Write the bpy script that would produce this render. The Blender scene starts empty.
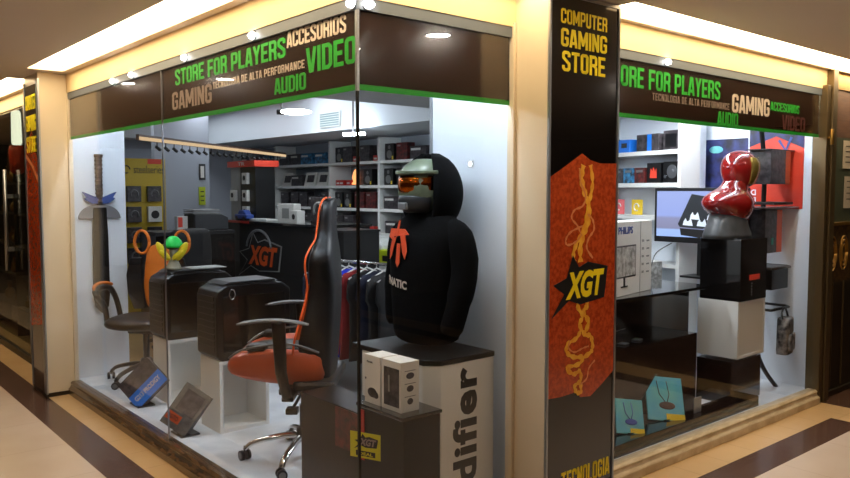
import bpy, bmesh, math, random
from mathutils import Vector, Matrix
random.seed(7)
R = math.radians
PI = math.pi
COL = bpy.context.scene.collection
SC = bpy.context.scene

# ------------------------------------------------------------------ camera
F = 768.0
CAM = Vector((-1.705, -2.42, 1.55))
AZ, PT = R(49.85), R(-3.58)
FW = Vector((math.cos(AZ)*math.cos(PT), math.sin(AZ)*math.cos(PT), math.sin(PT)))
RT = Vector((math.sin(AZ), -math.cos(AZ), 0))
UP = RT.cross(FW)
cd = bpy.data.cameras.new('camera'); cam = bpy.data.objects.new('camera', cd); COL.objects.link(cam)
cd.sensor_width = 36; cd.lens = F/850*36; cd.clip_start = .05
m = Matrix((RT, UP, -FW)).transposed().to_4x4(); m.translation = CAM
cam.matrix_world = m
SC.camera = cam
SC.view_settings.view_transform = 'Standard'
SC.view_settings.look = 'None'
SC.view_settings.gamma = 1
SC.view_settings.exposure = 0.22

def at(x, y, ax, c):
    """where the sight line of a measured photo point meets a plane of the place"""
    d = FW + RT*((x-425)/F) + UP*((239-y)/F)
    i = 'xyz'.index(ax)
    return CAM + d*((c-CAM[i])/d[i])

# ------------------------------------------------------------------ materials
def lin(c):
    if isinstance(c, str):
        c = [int(c[i:i+2], 16)/255 for i in (0, 2, 4)]
    return tuple((v/12.92 if v <= .04045 else ((v+.055)/1.055)**2.4) for v in c) + (1,)
M = {}
def mat(name, col, rough=.5, metal=0, col2=None, scale=8, bump=0, bscale=60, coat=0, spec=.5, detail=3, stretch=None, emit=None, es=0, sheen=0):
    m = bpy.data.materials.new(name); m.use_nodes = True
    nt = m.node_tree; p = nt.nodes['Principled BSDF']
    p.inputs['Base Color'].default_value = lin(col)
    p.inputs['Roughness'].default_value = rough
    p.inputs['Metallic'].default_value = metal
    p.inputs['Specular IOR Level'].default_value = spec
    p.inputs['Coat Weight'].default_value = coat
    if sheen: p.inputs['Sheen Weight'].default_value = sheen
    tc = nt.nodes.new('ShaderNodeTexCoord')
    src = tc.outputs['Object']
    if stretch:
        mp = nt.nodes.new('ShaderNodeMapping'); mp.inputs['Scale'].default_value = stretch
        nt.links.new(src, mp.inputs['Vector']); src = mp.outputs['Vector']
    if col2 is not None:
        n = nt.nodes.new('ShaderNodeTexNoise'); n.inputs['Scale'].default_value = scale; n.inputs['Detail'].default_value = detail
        r = nt.nodes.new('ShaderNodeValToRGB')
        r.color_ramp.elements[0].position = .35; r.color_ramp.elements[1].position = .65
        r.color_ramp.elements[0].color = lin(col); r.color_ramp.elements[1].color = lin(col2)
        nt.links.new(src, n.inputs['Vector']); nt.links.new(n.outputs['Fac'], r.inputs['Fac'])
        nt.links.new(r.outputs['Color'], p.inputs['Base Color'])
    if bump:
        n = nt.nodes.new('ShaderNodeTexNoise'); n.inputs['Scale'].default_value = bscale; n.inputs['Detail'].default_value = 2
        b = nt.nodes.new('ShaderNodeBump'); b.inputs['Strength'].default_value = bump; b.inputs['Distance'].default_value = .004
        nt.links.new(src, n.inputs['Vector']); nt.links.new(n.outputs['Fac'], b.inputs['Height'])
        nt.links.new(b.outputs['Normal'], p.inputs['Normal'])
    if emit:
        p.inputs['Emission Color'].default_value = lin(emit); p.inputs['Emission Strength'].default_value = es
    M[name] = m
    return m
def glow(name, rgb, s):
    m = bpy.data.materials.new(name); m.use_nodes = True; nt = m.node_tree
    nt.nodes.clear(); o = nt.nodes.new('ShaderNodeOutputMaterial'); e = nt.nodes.new('ShaderNodeEmission')
    e.inputs[0].default_value = tuple(rgb)+(1,); e.inputs[1].default_value = s
    nt.links.new(e.outputs[0], o.inputs[0]); M[name] = m
def glass(name, tint=(1, 1, 1), base=.03, top=.7):
    m = bpy.data.materials.new(name); m.use_nodes = True; nt = m.node_tree; nt.nodes.clear()
    o = nt.nodes.new('ShaderNodeOutputMaterial'); t = nt.nodes.new('ShaderNodeBsdfTransparent'); g = nt.nodes.new('ShaderNodeBsdfGlossy')
    g.inputs['Roughness'].default_value = .0; t.inputs[0].default_value = tuple(tint)+(1,)
    lw = nt.nodes.new('ShaderNodeLayerWeight'); lw.inputs['Blend'].default_value = .5
    pw = nt.nodes.new('ShaderNodeMath'); pw.operation = 'POWER'; pw.inputs[1].default_value = 5
    ma = nt.nodes.new('ShaderNodeMath'); ma.operation = 'MULTIPLY_ADD'; ma.inputs[1].default_value = top; ma.inputs[2].default_value = base
    mx = nt.nodes.new('ShaderNodeMixShader')
    nt.links.new(lw.outputs['Facing'], pw.inputs[0]); nt.links.new(pw.outputs[0], ma.inputs[0]); nt.links.new(ma.outputs[0], mx.inputs[0])
    nt.links.new(t.outputs[0], mx.inputs[1]); nt.links.new(g.outputs[0], mx.inputs[2]); nt.links.new(mx.outputs[0], o.inputs[0])
    M[name] = m

mat('laminate', 'dfcfb6', .32, coat=.2, col2='d9c8ac', scale=2)
mat('cream_paint', 'dfc699', .6, bump=.05)
mat('ceiling_paint', 'e4d6c8', .8, bump=.04)
mat('sill_cream', 'e0cfb0', .3, col2='c4ad88', scale=9, stretch=(1, 6, 1), coat=.3)
mat('sill_brown', '6b5238', .25, col2='3e2d20', scale=9, stretch=(6, 1, 1), coat=.5)
mat('alu', 'a9adb2', .35, .8)
mat('strip_grey', '59616b', .45)
mat('bronze', '6f5f45', .35, .7)
mat('bronze_dark', '2e261c', .4, .5)
mat('gold', 'b58d4a', .3, .9)
mat('wall_white', 'd7dde4', .6)
mat('wall_dim', 'a9aeb8', .7)  # dimmer copy of the wall white, weaker light put into the colour
mat('wall_grey', '9aa0a6', .7)
mat('shop_ceiling', 'b9bdc0', .8)
mat('panel_white', 'e4eaf2', .35)
mat('plat_white', 'e9eef4', .3, col2='cfd6de', scale=5)
mat('shop_floor', '4c4e50', .35)
mat('vinyl_brown', '281813', .2, coat=.35)
mat('vinyl_green', '129a2b', .45)
mat('t_green', '1fb534', .5)
mat('t_white', 'd8cabb', .5)
mat('t_grey', '94837a', .5)
mat('t_dim', '5c2a27', .5)
mat('t_yellow', 'ffe21a', .45)
mat('t_black', '141212', .5)
mat('poster_black', '14100e', .15, coat=.6)
mat('poster_red', 'cf5226', .25, col2='a83c1a', scale=60, coat=.5, detail=2)
mat('smoke_orange', 'f09a20', .35, col2='ffc040', scale=30)
mat('smoke_pale', 'e58a4c', .35)
mat('white_lam', 'dcdcd8', .35)
mat('white_card', 'd6d3cc', .5)
mat('grey_card', '8f8e8a', .5)
mat('black_plastic', '08080a', .35)
mat('black_gloss', '0b0a0b', .12, coat=.6)
mat('case_black', '040304', .3, spec=.35)
mat('black_top', '080605', .4, spec=.35)
mat('black_matte', '0c0b0c', .7)
mat('brown_black', '0f0b0a', .14, coat=.5)
mat('black_leather', '070607', .42, bump=.2, bscale=250)
mat('grey_leather', '5a5550', .42, bump=.2, bscale=250)
mat('orange_leather', 'b8430f', .42, bump=.2, bscale=250)
mat('piping_orange', 'ff6a2c', .5)
mat('grey_rim', '6d6d6d', .35)
mat('orange_mesh', 'd9731a', .55, bump=.3, bscale=300)
mat('chrome', 'd5d5d5', .08, 1)
mat('steel', '8f9196', .3, .9)
mat('hoodie', '020203', .95, bump=.4, bscale=90, spec=.15)
mat('shirt', '0b0a0c', .85, bump=.2, bscale=80)
mat('fn_orange', 'f05a30', .6)
mat('helm_green', '6c7560', .35, col2='555f4c', scale=12, coat=.4)
mat('helm_dark', '23262a', .4)
mat('visor_gold', 'e07a1c', .16, 1, col2='8a3a0c', scale=14)
mat('blue_box', '1c6fd0', .35)
mat('blue_deep', '1f3f8f', .5)
mat('navy', '10162c', .9)
mat('red_cloth', '7c1618', .9)
mat('blue_cloth', '2438d0', .9)
mat('red', 'b3241d', .4)
mat('red_bright', 'd9402a', .5)
mat('red_bust', '8c1512', .15, col2='6a0f0e', scale=6, coat=.8)
mat('tan_visor', 'a8893f', .2, .6)
mat('bust_base', '4a4b4c', .4, col2='2f3031', scale=10)
mat('orange_box', 'd4531c', .4)
mat('teal', '2a8f7c', .5)
mat('pink', 'e86a6e', .5)
mat('yellow', 'e6c22f', .5)
mat('ss_yellow', 'c4a51e', .5)
mat('lime', 'b9c81c', .5)
mat('card_yellow', 'd8d41c', .5)
mat('green_cap', '10c84e', .4)
mat('petal_yellow', 'dccc1e', .45)
mat('stone', '9b9a86', .5)
mat('wood_brown', '4e3426', .5, col2='33221a', scale=20)
mat('blade', '070506', .6, spec=.2)
mat('guard_blue', '2b4488', .4)
mat('guard_grey', '6f6f73', .4)
mat('cyan_card', '4f9fb4', .4, col2='6fb4a6', scale=6)
mat('photo_grey', '77746e', .5, col2='c9c6bf', scale=24)
mat('photo_mid', '4e4c4a', .45, col2='6d6a66', scale=20)
mat('photo_dark', '1d1b1d', .4, col2='4b4548', scale=26)
mat('photo_red', '211112', .4, col2='6b2522', scale=26)
mat('photo_blue', '14212e', .4, col2='3a86b5', scale=22)
mat('art_blue', '15151f', .3, col2='343a70', scale=11, detail=6)
mat('art_red', 'e0472c', .35, col2='c93a2a', scale=4)
mat('camo', '1c1a1a', .8, col2='8b8580', scale=22)
mat('brick_brown', '4a2d20', .5, col2='5f3d2a', scale=6, stretch=(1, 1, 12))
mat('ornate', '5b4220', .5, col2='17110b', scale=24)
mat('paper', 'b8ad9c', .7)
mat('vent', '7f9499', .5)
mat('copper_item', 'a87232', .35, .6, col2='6b3f1d', scale=14)
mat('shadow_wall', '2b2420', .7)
mat('far_wall', '5a4c40', .7)
mat('green_panel', '41493c', .4)
glow('cove', (1, .78, .47), 10.0)
glow('cool_tube', (.76, .88, 1), 80)
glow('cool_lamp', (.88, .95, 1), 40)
glow('warm_lamp', (1, .9, .76), 95)
glow('puck', (1, .97, .9), 22)  # bright lamp reflections on the metal strip, given as glow
glow('warm_line', (1, .72, .42), .7)  # warm reflection in the shop glass, given as glow
glow('lampshade', (1, .93, .75), 2.2)
glow('led_red', (1, .25, .12), 1.2)
glow('orange_glow', (1, .35, .12), 1.6)
glass('glass')
glass('door_glass', (.75, .8, .75), .06)
glass('dark_glass', (.25, .24, .24), .05)

def screen_material():
    m = bpy.data.materials.new('screen'); m.use_nodes = True; nt = m.node_tree; p = nt.nodes['Principled BSDF']
    tc = nt.nodes.new('ShaderNodeTexCoord'); sp = nt.nodes.new('ShaderNodeSeparateXYZ'); r = nt.nodes.new('ShaderNodeValToRGB')
    nt.links.new(tc.outputs['Object'], sp.inputs[0]); nt.links.new(sp.outputs['Z'], r.inputs[0])
    e = r.color_ramp.elements
    e[0].position = 0; e[0].color = (.35, .52, 1, 1); e[1].position = .4; e[1].color = (.36, .45, .85, 1)
    a = e.new(.10); a.color = (.38, .55, 1, 1); b = e.new(.11); b.color = (.25, .26, .42, 1); c = e.new(.19); c.color = (.28, .30, .5, 1); d = e.new(.21); d.color = (.33, .42, .85, 1)
    nt.links.new(r.outputs[0], p.inputs['Emission Color']); p.inputs['Emission Strength'].default_value = .95
    p.inputs['Base Color'].default_value = (.02, .02, .02, 1); p.inputs['Roughness'].default_value = .2
    M['screen'] = m
screen_material()

def floor_material():
    m = bpy.data.materials.new('floor_tiles'); m.use_nodes = True; nt = m.node_tree; N = nt.nodes; L = nt.links
    p = N['Principled BSDF']; p.inputs['Roughness'].default_value = .22; p.inputs['Coat Weight'].default_value = .15
    tc = N.new('ShaderNodeTexCoord'); s = N.new('ShaderNodeSeparateXYZ'); L.new(tc.outputs['Object'], s.inputs[0])
    def mt(op, a, b=None, c=None):
        n = N.new('ShaderNodeMath'); n.operation = op
        for i, v in enumerate((a, b, c)):
            if v is None: continue
            if isinstance(v, (int, float)): n.inputs[i].default_value = v
            else: L.new(v, n.inputs[i])
        return n.outputs[0]
    X, Y = s.outputs[0], s.outputs[1]
    dx = mt('MULTIPLY', X, -1); dy = mt('SUBTRACT', mt('MULTIPLY', Y, -1), .06)
    d = mt('MAXIMUM', dx, dy)
    band = mt('MULTIPLY', mt('GREATER_THAN', d, .2), mt('LESS_THAN', d, .4))
    cut = mt('LESS_THAN', X, 3.75)
    band = mt('MULTIPLY', band, cut)
    b2 = mt('MULTIPLY', mt('MULTIPLY', mt('GREATER_THAN', X, 3.55), cut), mt('LESS_THAN', Y, -.26))
    b3 = mt('MULTIPLY', mt('GREATER_THAN', X, 4.1), mt('LESS_THAN', Y, .5))
    band = mt('MAXIMUM', band, mt('MAXIMUM', b2, b3))
    border = mt('MAXIMUM', mt('LESS_THAN', d, .2), mt('GREATER_THAN', X, 3.75))
    def grout(u, sz, w):
        f = mt('FRACT', mt('DIVIDE', u, sz)); return mt('LESS_THAN', f, w)
    g1 = mt('MAXIMUM', grout(X, .3, .012), grout(Y, .3, .012))
    g2 = mt('MAXIMUM', grout(mt('ADD', X, .4), .6, .005), grout(mt('ADD', Y, .46), .6, .005))
    g = mt('ADD', mt('MULTIPLY', g1, border), mt('MULTIPLY', g2, mt('SUBTRACT', 1, border)))
    nz = N.new('ShaderNodeTexNoise'); nz.inputs['Scale'].default_value = 3; nz.inputs['Detail'].default_value = 5; L.new(tc.outputs['Object'], nz.inputs[0])
    def mix(f, a, b):
        n = N.new('ShaderNodeMix'); n.data_type = 'RGBA'
        if isinstance(f, float): n.inputs[0].default_value = f
        else: L.new(f, n.inputs[0])
        for i, v in ((6, a), (7, b)):
            if isinstance(v, str): n.inputs[i].default_value = lin(v)
            else: L.new(v, n.inputs[i])
        return n.outputs[2]
    big = mix(nz.outputs['Fac'], 'cbb7a4', 'bda795')
    bord = mix(nz.outputs['Fac'], 'd3b183', 'c29c6d')
    bnd = mix(nz.outputs['Fac'], '4a342b', '5a4136')
    c = mix(border, big, bord); c = mix(band, c, bnd)
    gg = mt('MULTIPLY', g, .35)
    c = mix(gg, c, '4d3b2c')
    L.new(c, p.inputs['Base Color'])
    M['floor_tiles'] = m
floor_material()

# ------------------------------------------------------------------ mesh tools
class B:
    def __init__(s): s.bm = bmesh.new()
    def _f(s, vs, smooth=False):
        try:
            f = s.bm.faces.new(vs); f.smooth = smooth
        except ValueError: pass
    def box(s, x0, x1, y0, y1, z0, z1, mx=None):
        pts = [Vector((x, y, z)) for z in (z0, z1) for y in (y0, y1) for x in (x0, x1)]
        if mx is not None: pts = [mx @ p for p in pts]
        v = [s.bm.verts.new(p) for p in pts]
        for q in ((0, 2, 3, 1), (4, 5, 7, 6), (0, 1, 5, 4), (2, 6, 7, 3), (0, 4, 6, 2), (1, 3, 7, 5)): s._f([v[i] for i in q])
        return s
    def loft(s, rings, caps=True, smooth=True, closed=True):
        rr = [[s.bm.verts.new(Vector(p)) for p in r] for r in rings]
        n = len(rr[0])
        for a, b in zip(rr, rr[1:]):
            for i in range(n if closed else n-1):
                j = (i+1) % n; s._f([a[i], a[j], b[j], b[i]], smooth)
        if caps: s._f(rr[0][::-1]); s._f(rr[-1])
        return s
    def tube(s, pts, r, n=10, caps=True, flat=1.0):
        pts = [Vector(p) for p in pts]; k = len(pts)
        rs = r if isinstance(r, (list, tuple)) else [r]*k
        rings = []; ref = None
        for i, p in enumerate(pts):
            t = (pts[min(i+1, k-1)]-pts[max(i-1, 0)]).normalized()
            if ref is None:
                ref = Vector((0, 0, 1)) if abs(t.z) < .9 else Vector((0, 1, 0))
            a = (ref - t*ref.dot(t)).normalized(); ref = a; b = t.cross(a)
            rings.append([p + (a*math.cos(q)*flat + b*math.sin(q))*rs[i] for q in [2*PI*j/n for j in range(n)]])
        return s.loft(rings, caps)
    def cyl(s, p0, p1, r0, r1=None, n=20): return s.tube([p0, p1], [r0, r0 if r1 is None else r1], n)
    def lathe(s, prof, c=(0, 0, 0), n=24, mx=None):
        rings = []
        for r, z in prof:
            ring = [Vector((c[0]+r*math.cos(2*PI*j/n), c[1]+r*math.sin(2*PI*j/n), c[2]+z)) for j in range(n)]
            if mx is not None: ring = [mx @ p for p in ring]
            rings.append(ring)
        return s.loft(rings)
    def ball(s, c, r, nu=20, nv=12, mx=None):
        rr = r if isinstance(r, (tuple, list)) else (r, r, r); rings = []
        for i in range(1, nv):
            t = PI*i/nv
            ring = [Vector((c[0]+rr[0]*math.sin(t)*math.cos(2*PI*j/nu), c[1]+rr[1]*math.sin(t)*math.sin(2*PI*j/nu), c[2]-rr[2]*math.cos(t))) for j in range(nu)]
            if mx is not None: ring = [mx @ p for p in ring]
            rings.append(ring)
        return s.loft(rings)
    def prism(s, poly, y0, y1, mx=None):
        """outline in x,z pushed along y"""
        a = [Vector((p[0], y0, p[1])) for p in poly]; b = [Vector((p[0], y1, p[1])) for p in poly]
        if mx is not None: a = [mx @ p for p in a]; b = [mx @ p for p in b]
        return s.loft([a, b], True, False)
    def prismx(s, poly, x0, x1):
        """outline in y,z pushed along x"""
        return s.loft([[Vector((x0, p[0], p[1])) for p in poly], [Vector((x1, p[0], p[1])) for p in poly]], True, False)
    def ribbon(s, pts, w, y0=0, t=.0015):
        pts = [Vector(p) for p in pts]; k = len(pts)
        ws = w if isinstance(w, (list, tuple)) else [w]*k
        rings = []
        for i, p in enumerate(pts):
            d = (pts[min(i+1, k-1)]-pts[max(i-1, 0)]).normalized(); n = Vector((-d.y, d.x))*ws[i]/2
            a, b = p+n, p-n
            rings.append([(a.x, y0, a.y), (b.x, y0, b.y), (b.x, y0-t, b.y), (a.x, y0-t, a.y)])
        return s.loft(rings, True, False)
    def obj(s, name, m, parent=None, bevel=0, seg=2, subd=0, smooth=False):
        bmesh.ops.recalc_face_normals(s.bm, faces=s.bm.faces)
        if smooth:
            for f in s.bm.faces: f.smooth = True
        me = bpy.data.meshes.new(name); s.bm.to_mesh(me); s.bm.free()
        o = bpy.data.objects.new(name, me); COL.objects.link(o)
        me.materials.append(M[m] if isinstance(m, str) else m)
        if parent is not None: o.parent = parent
        if bevel:
            b = o.modifiers.new('bevel', 'BEVEL'); b.width = bevel; b.segments = seg; b.limit_method = 'ANGLE'; b.angle_limit = R(40)
        if subd:
            b = o.modifiers.new('subd', 'SUBSURF'); b.levels = subd; b.render_levels = subd
        return o
def smoothpts(pts, sub=6):
    pts = [Vector(p) for p in pts]; out = []
    for i in range(len(pts)-1):
        p0 = pts[max(i-1, 0)]; p1 = pts[i]; p2 = pts[i+1]; p3 = pts[min(i+2, len(pts)-1)]
        for k in range(sub):
            t = k/sub
            out.append(.5*((2*p1)+(p2-p0)*t+(2*p0-5*p1+4*p2-p3)*t*t+(3*p1-p0-3*p2+p3)*t**3))
    out.append(pts[-1]); return out
def box(name, m, parent, x0, x1, y0, y1, z0, z1, bevel=0, mx=None, seg=2):
    return B().box(x0, x1, y0, y1, z0, z1, mx).obj(name, m, parent, bevel, seg)

def thing(name, label, cat, loc=(0, 0, 0), rz=0, group=None):
    o = bpy.data.objects.new(name, None); COL.objects.link(o); o.empty_display_size = .05
    o.location = loc; o.rotation_euler = (0, 0, rz); o['label'] = label; o['category'] = cat
    if group: o['group'] = group
    return o
def tag(o, label, cat, group=None):
    o['label'] = label; o['category'] = cat
    if group: o['group'] = group
    return o
def struct(o): o['kind'] = 'structure'; return o
def wbox(name, m, x0, x1, y0, y1, z0, z1, bevel=0): return struct(box(name, m, None, x0, x1, y0, y1, z0, z1, bevel))
def dup(root, loc, rz=None, label=None):
    r = root.copy(); COL.objects.link(r); r.location = loc
    if rz is not None: r.rotation_euler = (0, 0, rz)
    if label: r['label'] = label
    for ch in list(root.children):
        c = ch.copy(); COL.objects.link(c); c.parent = r
        for g in ch.children:
            d = g.copy(); COL.objects.link(d); d.parent = c
    return r

def text(name, s, x0, x1, z0, z1, y, m, parent, shear=0, bold=.02, depth=.0015, slant=0, spacing=1.0, flipx=False, vertical=False):
    """flat lettering on the front (-y side) of a thing, fitted to a rectangle"""
    cu = bpy.data.curves.new(name+'_curve', 'FONT'); cu.body = s; cu.offset = bold; cu.extrude = .5; cu.resolution_u = 3; cu.shear = shear
    cu.space_character = spacing
    t = bpy.data.objects.new('tmp', cu); COL.objects.link(t)
    bpy.context.view_layer.update()
    me = bpy.data.meshes.new_from_object(t.evaluated_get(bpy.context.evaluated_depsgraph_get()))
    bpy.data.objects.remove(t); bpy.data.curves.remove(cu)
    vs = me.vertices
    ax, bx = min(v.co.x for v in vs), max(v.co.x for v in vs); ay, by = min(v.co.y for v in vs), max(v.co.y for v in vs)
    for v in vs:
        u = (v.co.x-ax)/(bx-ax); w = (v.co.y-ay)/(by-ay); d = v.co.z
        if flipx: u = 1-u
        if vertical: uu, ww = 1-w, u           # reads upwards
        else: uu, ww = u, w
        X = x0+uu*(x1-x0); v.co = (X, y-(d+.5)*depth, z0+ww*(z1-z0)+slant*(X-x0))
    me.materials.clear(); me.materials.append(M[m]); me.name = name
    o = bpy.data.objects.new(name, me); COL.objects.link(o); o.parent = parent
    return o
_l, _r, _b, _t, _m, _c = .16, .84, .16, 1.84, 1.0, .14
_O = [(_l, _b+_c), (_l, _t-_c), (_l+_c, _t), (_r-_c, _t), (_r, _t-_c), (_r, _b+_c), (_r-_c, _b), (_l+_c, _b), (_l, _b+_c)]
GL = {'O': [_O], 'D': [[(_l, 0), (_l, 2)], [(_l, _t), (_r-_c*1.5, _t), (_r, _t-_c*1.5), (_r, _b+_c*1.5), (_r-_c*1.5, _b), (_l, _b)]],
      'C': [[(_r, 1.3), (_r, _t-_c), (_r-_c, _t), (_l+_c, _t), (_l, _t-_c), (_l, _b+_c), (_l+_c, _b), (_r-_c, _b), (_r, _b+_c), (_r, .7)]],
      'G': [[(_r, 1.35), (_r, _t-_c), (_r-_c, _t), (_l+_c, _t), (_l, _t-_c), (_l, _b+_c), (_l+_c, _b), (_r-_c, _b), (_r, _b+_c), (_r, .92), (.5, .92)]],
      'S': [[(_r, 1.42), (_r, _t-_c), (_r-_c, _t), (_l+_c, _t), (_l, _t-_c), (_l, 1.32), (_r, .74), (_r, _b+_c), (_r-_c, _b), (_l+_c, _b), (_l, _b+_c), (_l, .58)]],
      'A': [[(.12, 0), (.40, 1.9), (.60, 1.9), (.88, 0)], [(.25, .5), (.75, .5)]], 'V': [[(.12, 2), (.42, .1), (.58, .1), (.88, 2)]],
      'E': [[(_l, 0), (_l, 2)], [(_l, _t), (.92, _t)], [(_l, _m), (.82, _m)], [(_l, _b), (.92, _b)]], 'F': [[(_l, 0), (_l, 2)], [(_l, _t), (.92, _t)], [(_l, _m), (.82, _m)]],
      'L': [[(_l, 0), (_l, 2)], [(_l, _b), (.9, _b)]], 'T': [[(.5, 0), (.5, 2)], [(.02, _t), (.98, _t)]], 'I': [[(_l, 0), (_l, 2)]],
      'P': [[(_l, 0), (_l, 2)], [(_l, _t), (_r-_c, _t), (_r, _t-_c), (_r, 1.0), (_r-_c, .86), (_l, .86)]],
      'R': [[(_l, 0), (_l, 2)], [(_l, _t), (_r-_c, _t), (_r, _t-_c), (_r, 1.14), (_r-_c, 1.0), (_l, 1.0)], [(.55, 1.0), (_r, .75), (_r, 0)]],
      'U': [[(_l, 2), (_l, _b+_c), (_l+_c, _b), (_r-_c, _b), (_r, _b+_c), (_r, 2)]], 'N': [[(_l, 0), (_l, 2)], [(_r, 0), (_r, 2)], [(.2, 1.9), (.8, .1)]],
      'M': [[(_l, 0), (_l, 2)], [(1.16, 0), (1.16, 2)], [(.2, 1.9), (.66, .5), (1.12, 1.9)]], 'Y': [[(.5, 0), (.5, .95)], [(.12, 2), (.5, .9), (.88, 2)]]}
GW = {'I': .32, 'M': 1.32, ' ': .42, 'E': .92, 'L': .9, 'F': .92}
def block(name, s, x0, x1, z0, z1, y, m, parent, th=.32, slant=0, gap=.14):
    """tall condensed sign lettering built from straight strokes"""
    W = sum(GW.get(c, 1.0)+gap for c in s)-gap; sx = (x1-x0)/W; sz = (z1-z0)/2; bb = B(); X = 0; k = 0
    for ch in s:
        if ch == ' ': bb.obj(name, m, parent); bb = B()
        for line in GL.get(ch, []):
            for p, q in zip(line, line[1:]):
                p, q = Vector(p), Vector(q); d = (q-p).normalized(); n = Vector((-d.y, d.x))*th/2; k += 1
                pts = [p-n, q-n, q+n, p+n]
                o_ = [(x0+(X+v.x)*sx, z0+max(0, min(2, v.y))*sz+slant*(X+v.x)*sx) for v in pts]
                bb.prism(o_, y, y-.0015-.00001*(k % 7))
            for p in line[1:-1]:
                o_ = [(x0+(X+p[0]+th/2*1.04*math.cos(R(22.5+45*i)))*sx, z0+max(0, min(2, p[1]+th/2*1.04*math.sin(R(22.5+45*i))))*sz+slant*(X+p[0])*sx) for i in range(8)]
                k += 1; bb.prism(o_, y, y-.0015-.00001*(k % 7))
        X += GW.get(ch, 1.0)+gap
    return bb.obj(name, m, parent)
LF = -PI/2     # facing the left-hand corridor: local -y looks to world -X, local x runs to world -Y

# ------------------------------------------------------------------ the corridor
fl = wbox('floor', 'floor_tiles', -6, 9, -7, 14, -.05, 0)
ZC = 2.42
def ceil_piece(x0, x1, y0, y1, nm='ceiling'): return wbox(nm, 'ceiling_paint', x0, x1, y0, y1, ZC, ZC+.12)
ceil_piece(-6, -.31, -7, 14); ceil_piece(-.31, 9, -7, -.29)
# ledge between cove slot and wall
ceil_piece(-.07, .06, -.05, 14); ceil_piece(-.07, 9, -.05, .06)
# end closers of slots beside the columns
ceil_piece(-.31, -.07, 3.62, 4.22); ceil_piece(.86, 1.36, -.29, -.05)
# the luminous slot panels (three runs)
def cove(x0, x1, y0, y1, lab):
    t = thing('cove_light', lab, 'light', ((x0+x1)/2, (y0+y1)/2, ZC))
    box('diffuser', 'cove', t, x0-t.location.x, x1-t.location.x, y0-t.location.y, y1-t.location.y, .045, .05)
    box('backing', 'cream_paint', t, x0-t.location.x, x1-t.location.x, y0-t.location.y, y1-t.location.y, .055, .11)
cove(-.305, -.075, -.28, 3.61, 'long warm ceiling light slot above the left shop window')
cove(-.305, -.075, 4.23, 10, 'warm ceiling light slot at the far left beyond the column')
cove(-.07, .855, -.285, -.055, 'short warm ceiling light slot between shop corner and big pillar')
cove(1.365, 8, -.285, -.055, 'long warm ceiling light slot above the right shop window')
# wall face over the glass
wbox('wall_left', 'cream_paint', -.012, .05, -.012, 3.76, 2.282, ZC)
wbox('wall_right', 'cream_paint', .051, 4.14, -.012, .05, 2.282, ZC)
wbox('trim_1', 'strip_grey', -.008, .03, -.008, 3.755, 2.235, 2.282)
wbox('trim_2', 'strip_grey', .031, 4.1, -.008, .03, 2.235, 2.282)
# big pillar and left column
wbox('wall_pillar', 'laminate', .86, 1.36, -.2, .02, 0, ZC)
wbox('wall_column', 'laminate', -.207, .0, 3.76, 4.15, .03, ZC)
wbox('baseboard_column', 'bronze_dark', -.211, .005, 3.755, 4.15, 0, .03)
wbox('trim_3', 'laminate', .84, .858, -.02, .02, .1, 2.30, .002)
wbox('trim_4', 'laminate', -.012, .02, 3.742, 3.758, .1, 2.34, .002)
# sills
def sill(name, m, poly, a, b, axis):
    bb = B()
    if axis == 'y': bb.loft([[Vector((p[0], a, p[1])) for p in poly], [Vector((p[0], b, p[1])) for p in poly]], True, False)
    else: bb.loft([[Vector((a, p[0], p[1])) for p in poly], [Vector((b, p[0], p[1])) for p in poly]], True, False)
    struct(bb.obj(name, m, None, .004))
sp = [(-.06, 0), (-.06, .045), (-.045, .06), (-.04, .075), (-.045, .088), (-.03, .1), (.03, .1), (.03, 0)]
sill('trim_5', 'sill_brown', sp, -.06, 3.75, 'y')
sill('trim_6', 'sill_cream', sp, .031, .858, 'x')
sill('trim_7', 'sill_cream', sp, 1.362, 4.06, 'x')
# window panes
ws = []
def pane(n, x0, x1, y0, y1, z0=.1, z1=2.235, m='glass'):
    bb = B()
    if x1-x0 < .001:
        v = [bb.bm.verts.new(p) for p in ((x0, y0, z0), (x0, y1, z0), (x0, y1, z1), (x0, y0, z1))]
    else:
        v = [bb.bm.verts.new(p) for p in ((x0, y0, z0), (x1, y0, z0), (x1, y0, z1), (x0, y0, z1))]
    bb._f(v); return struct(bb.obj('window_%d' % n, m))
# panes as thin sheets of glass, two faces 6 mm apart
def pane2(n, x0, x1, y0, y1, m='glass', z0=.1, z1=2.235):
    return wbox('window_%d' % n, m, x0, x1, y0, y1, z0, z1)
pane2(1, -.003, .003, .006, 1.925)
pane2(2, -.003, .003, 1.935, 3.742)
pane2(3, .006, .838, -.003, .003)
pane2(4, 1.365, 4.045, -.003, .003)
wbox('trim_8', 'steel', -.004, .004, 1.926, 1.934, .1, 2.235)
wbox('trim_9', 'black_plastic', -.005, .005, -.005, .005, .1, 1.93)
wbox('trim_10', 'alu', -.006, .006, -.006, .006, 1.93, 2.235)
# frame to the right of the right window
wbox('trim_11', 'bronze', 4.05, 4.1, -.05, .05, 0, 2.305, .003)
wbox('trim_12', 'bronze', 4.12, 4.2, -.06, .05, 0, 2.42, .003)
t = tag(B().cyl((4.075, -.075, 1.88), (4.075, -.075, 1.99), .014).cyl((4.075, -.075, 1.93), (4.075, -.045, 1.93), .008).obj('door_hinge', 'gold', bevel=.002), 'small brass hinge barrel at the upper end of the right window frame', 'hinge')

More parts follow.
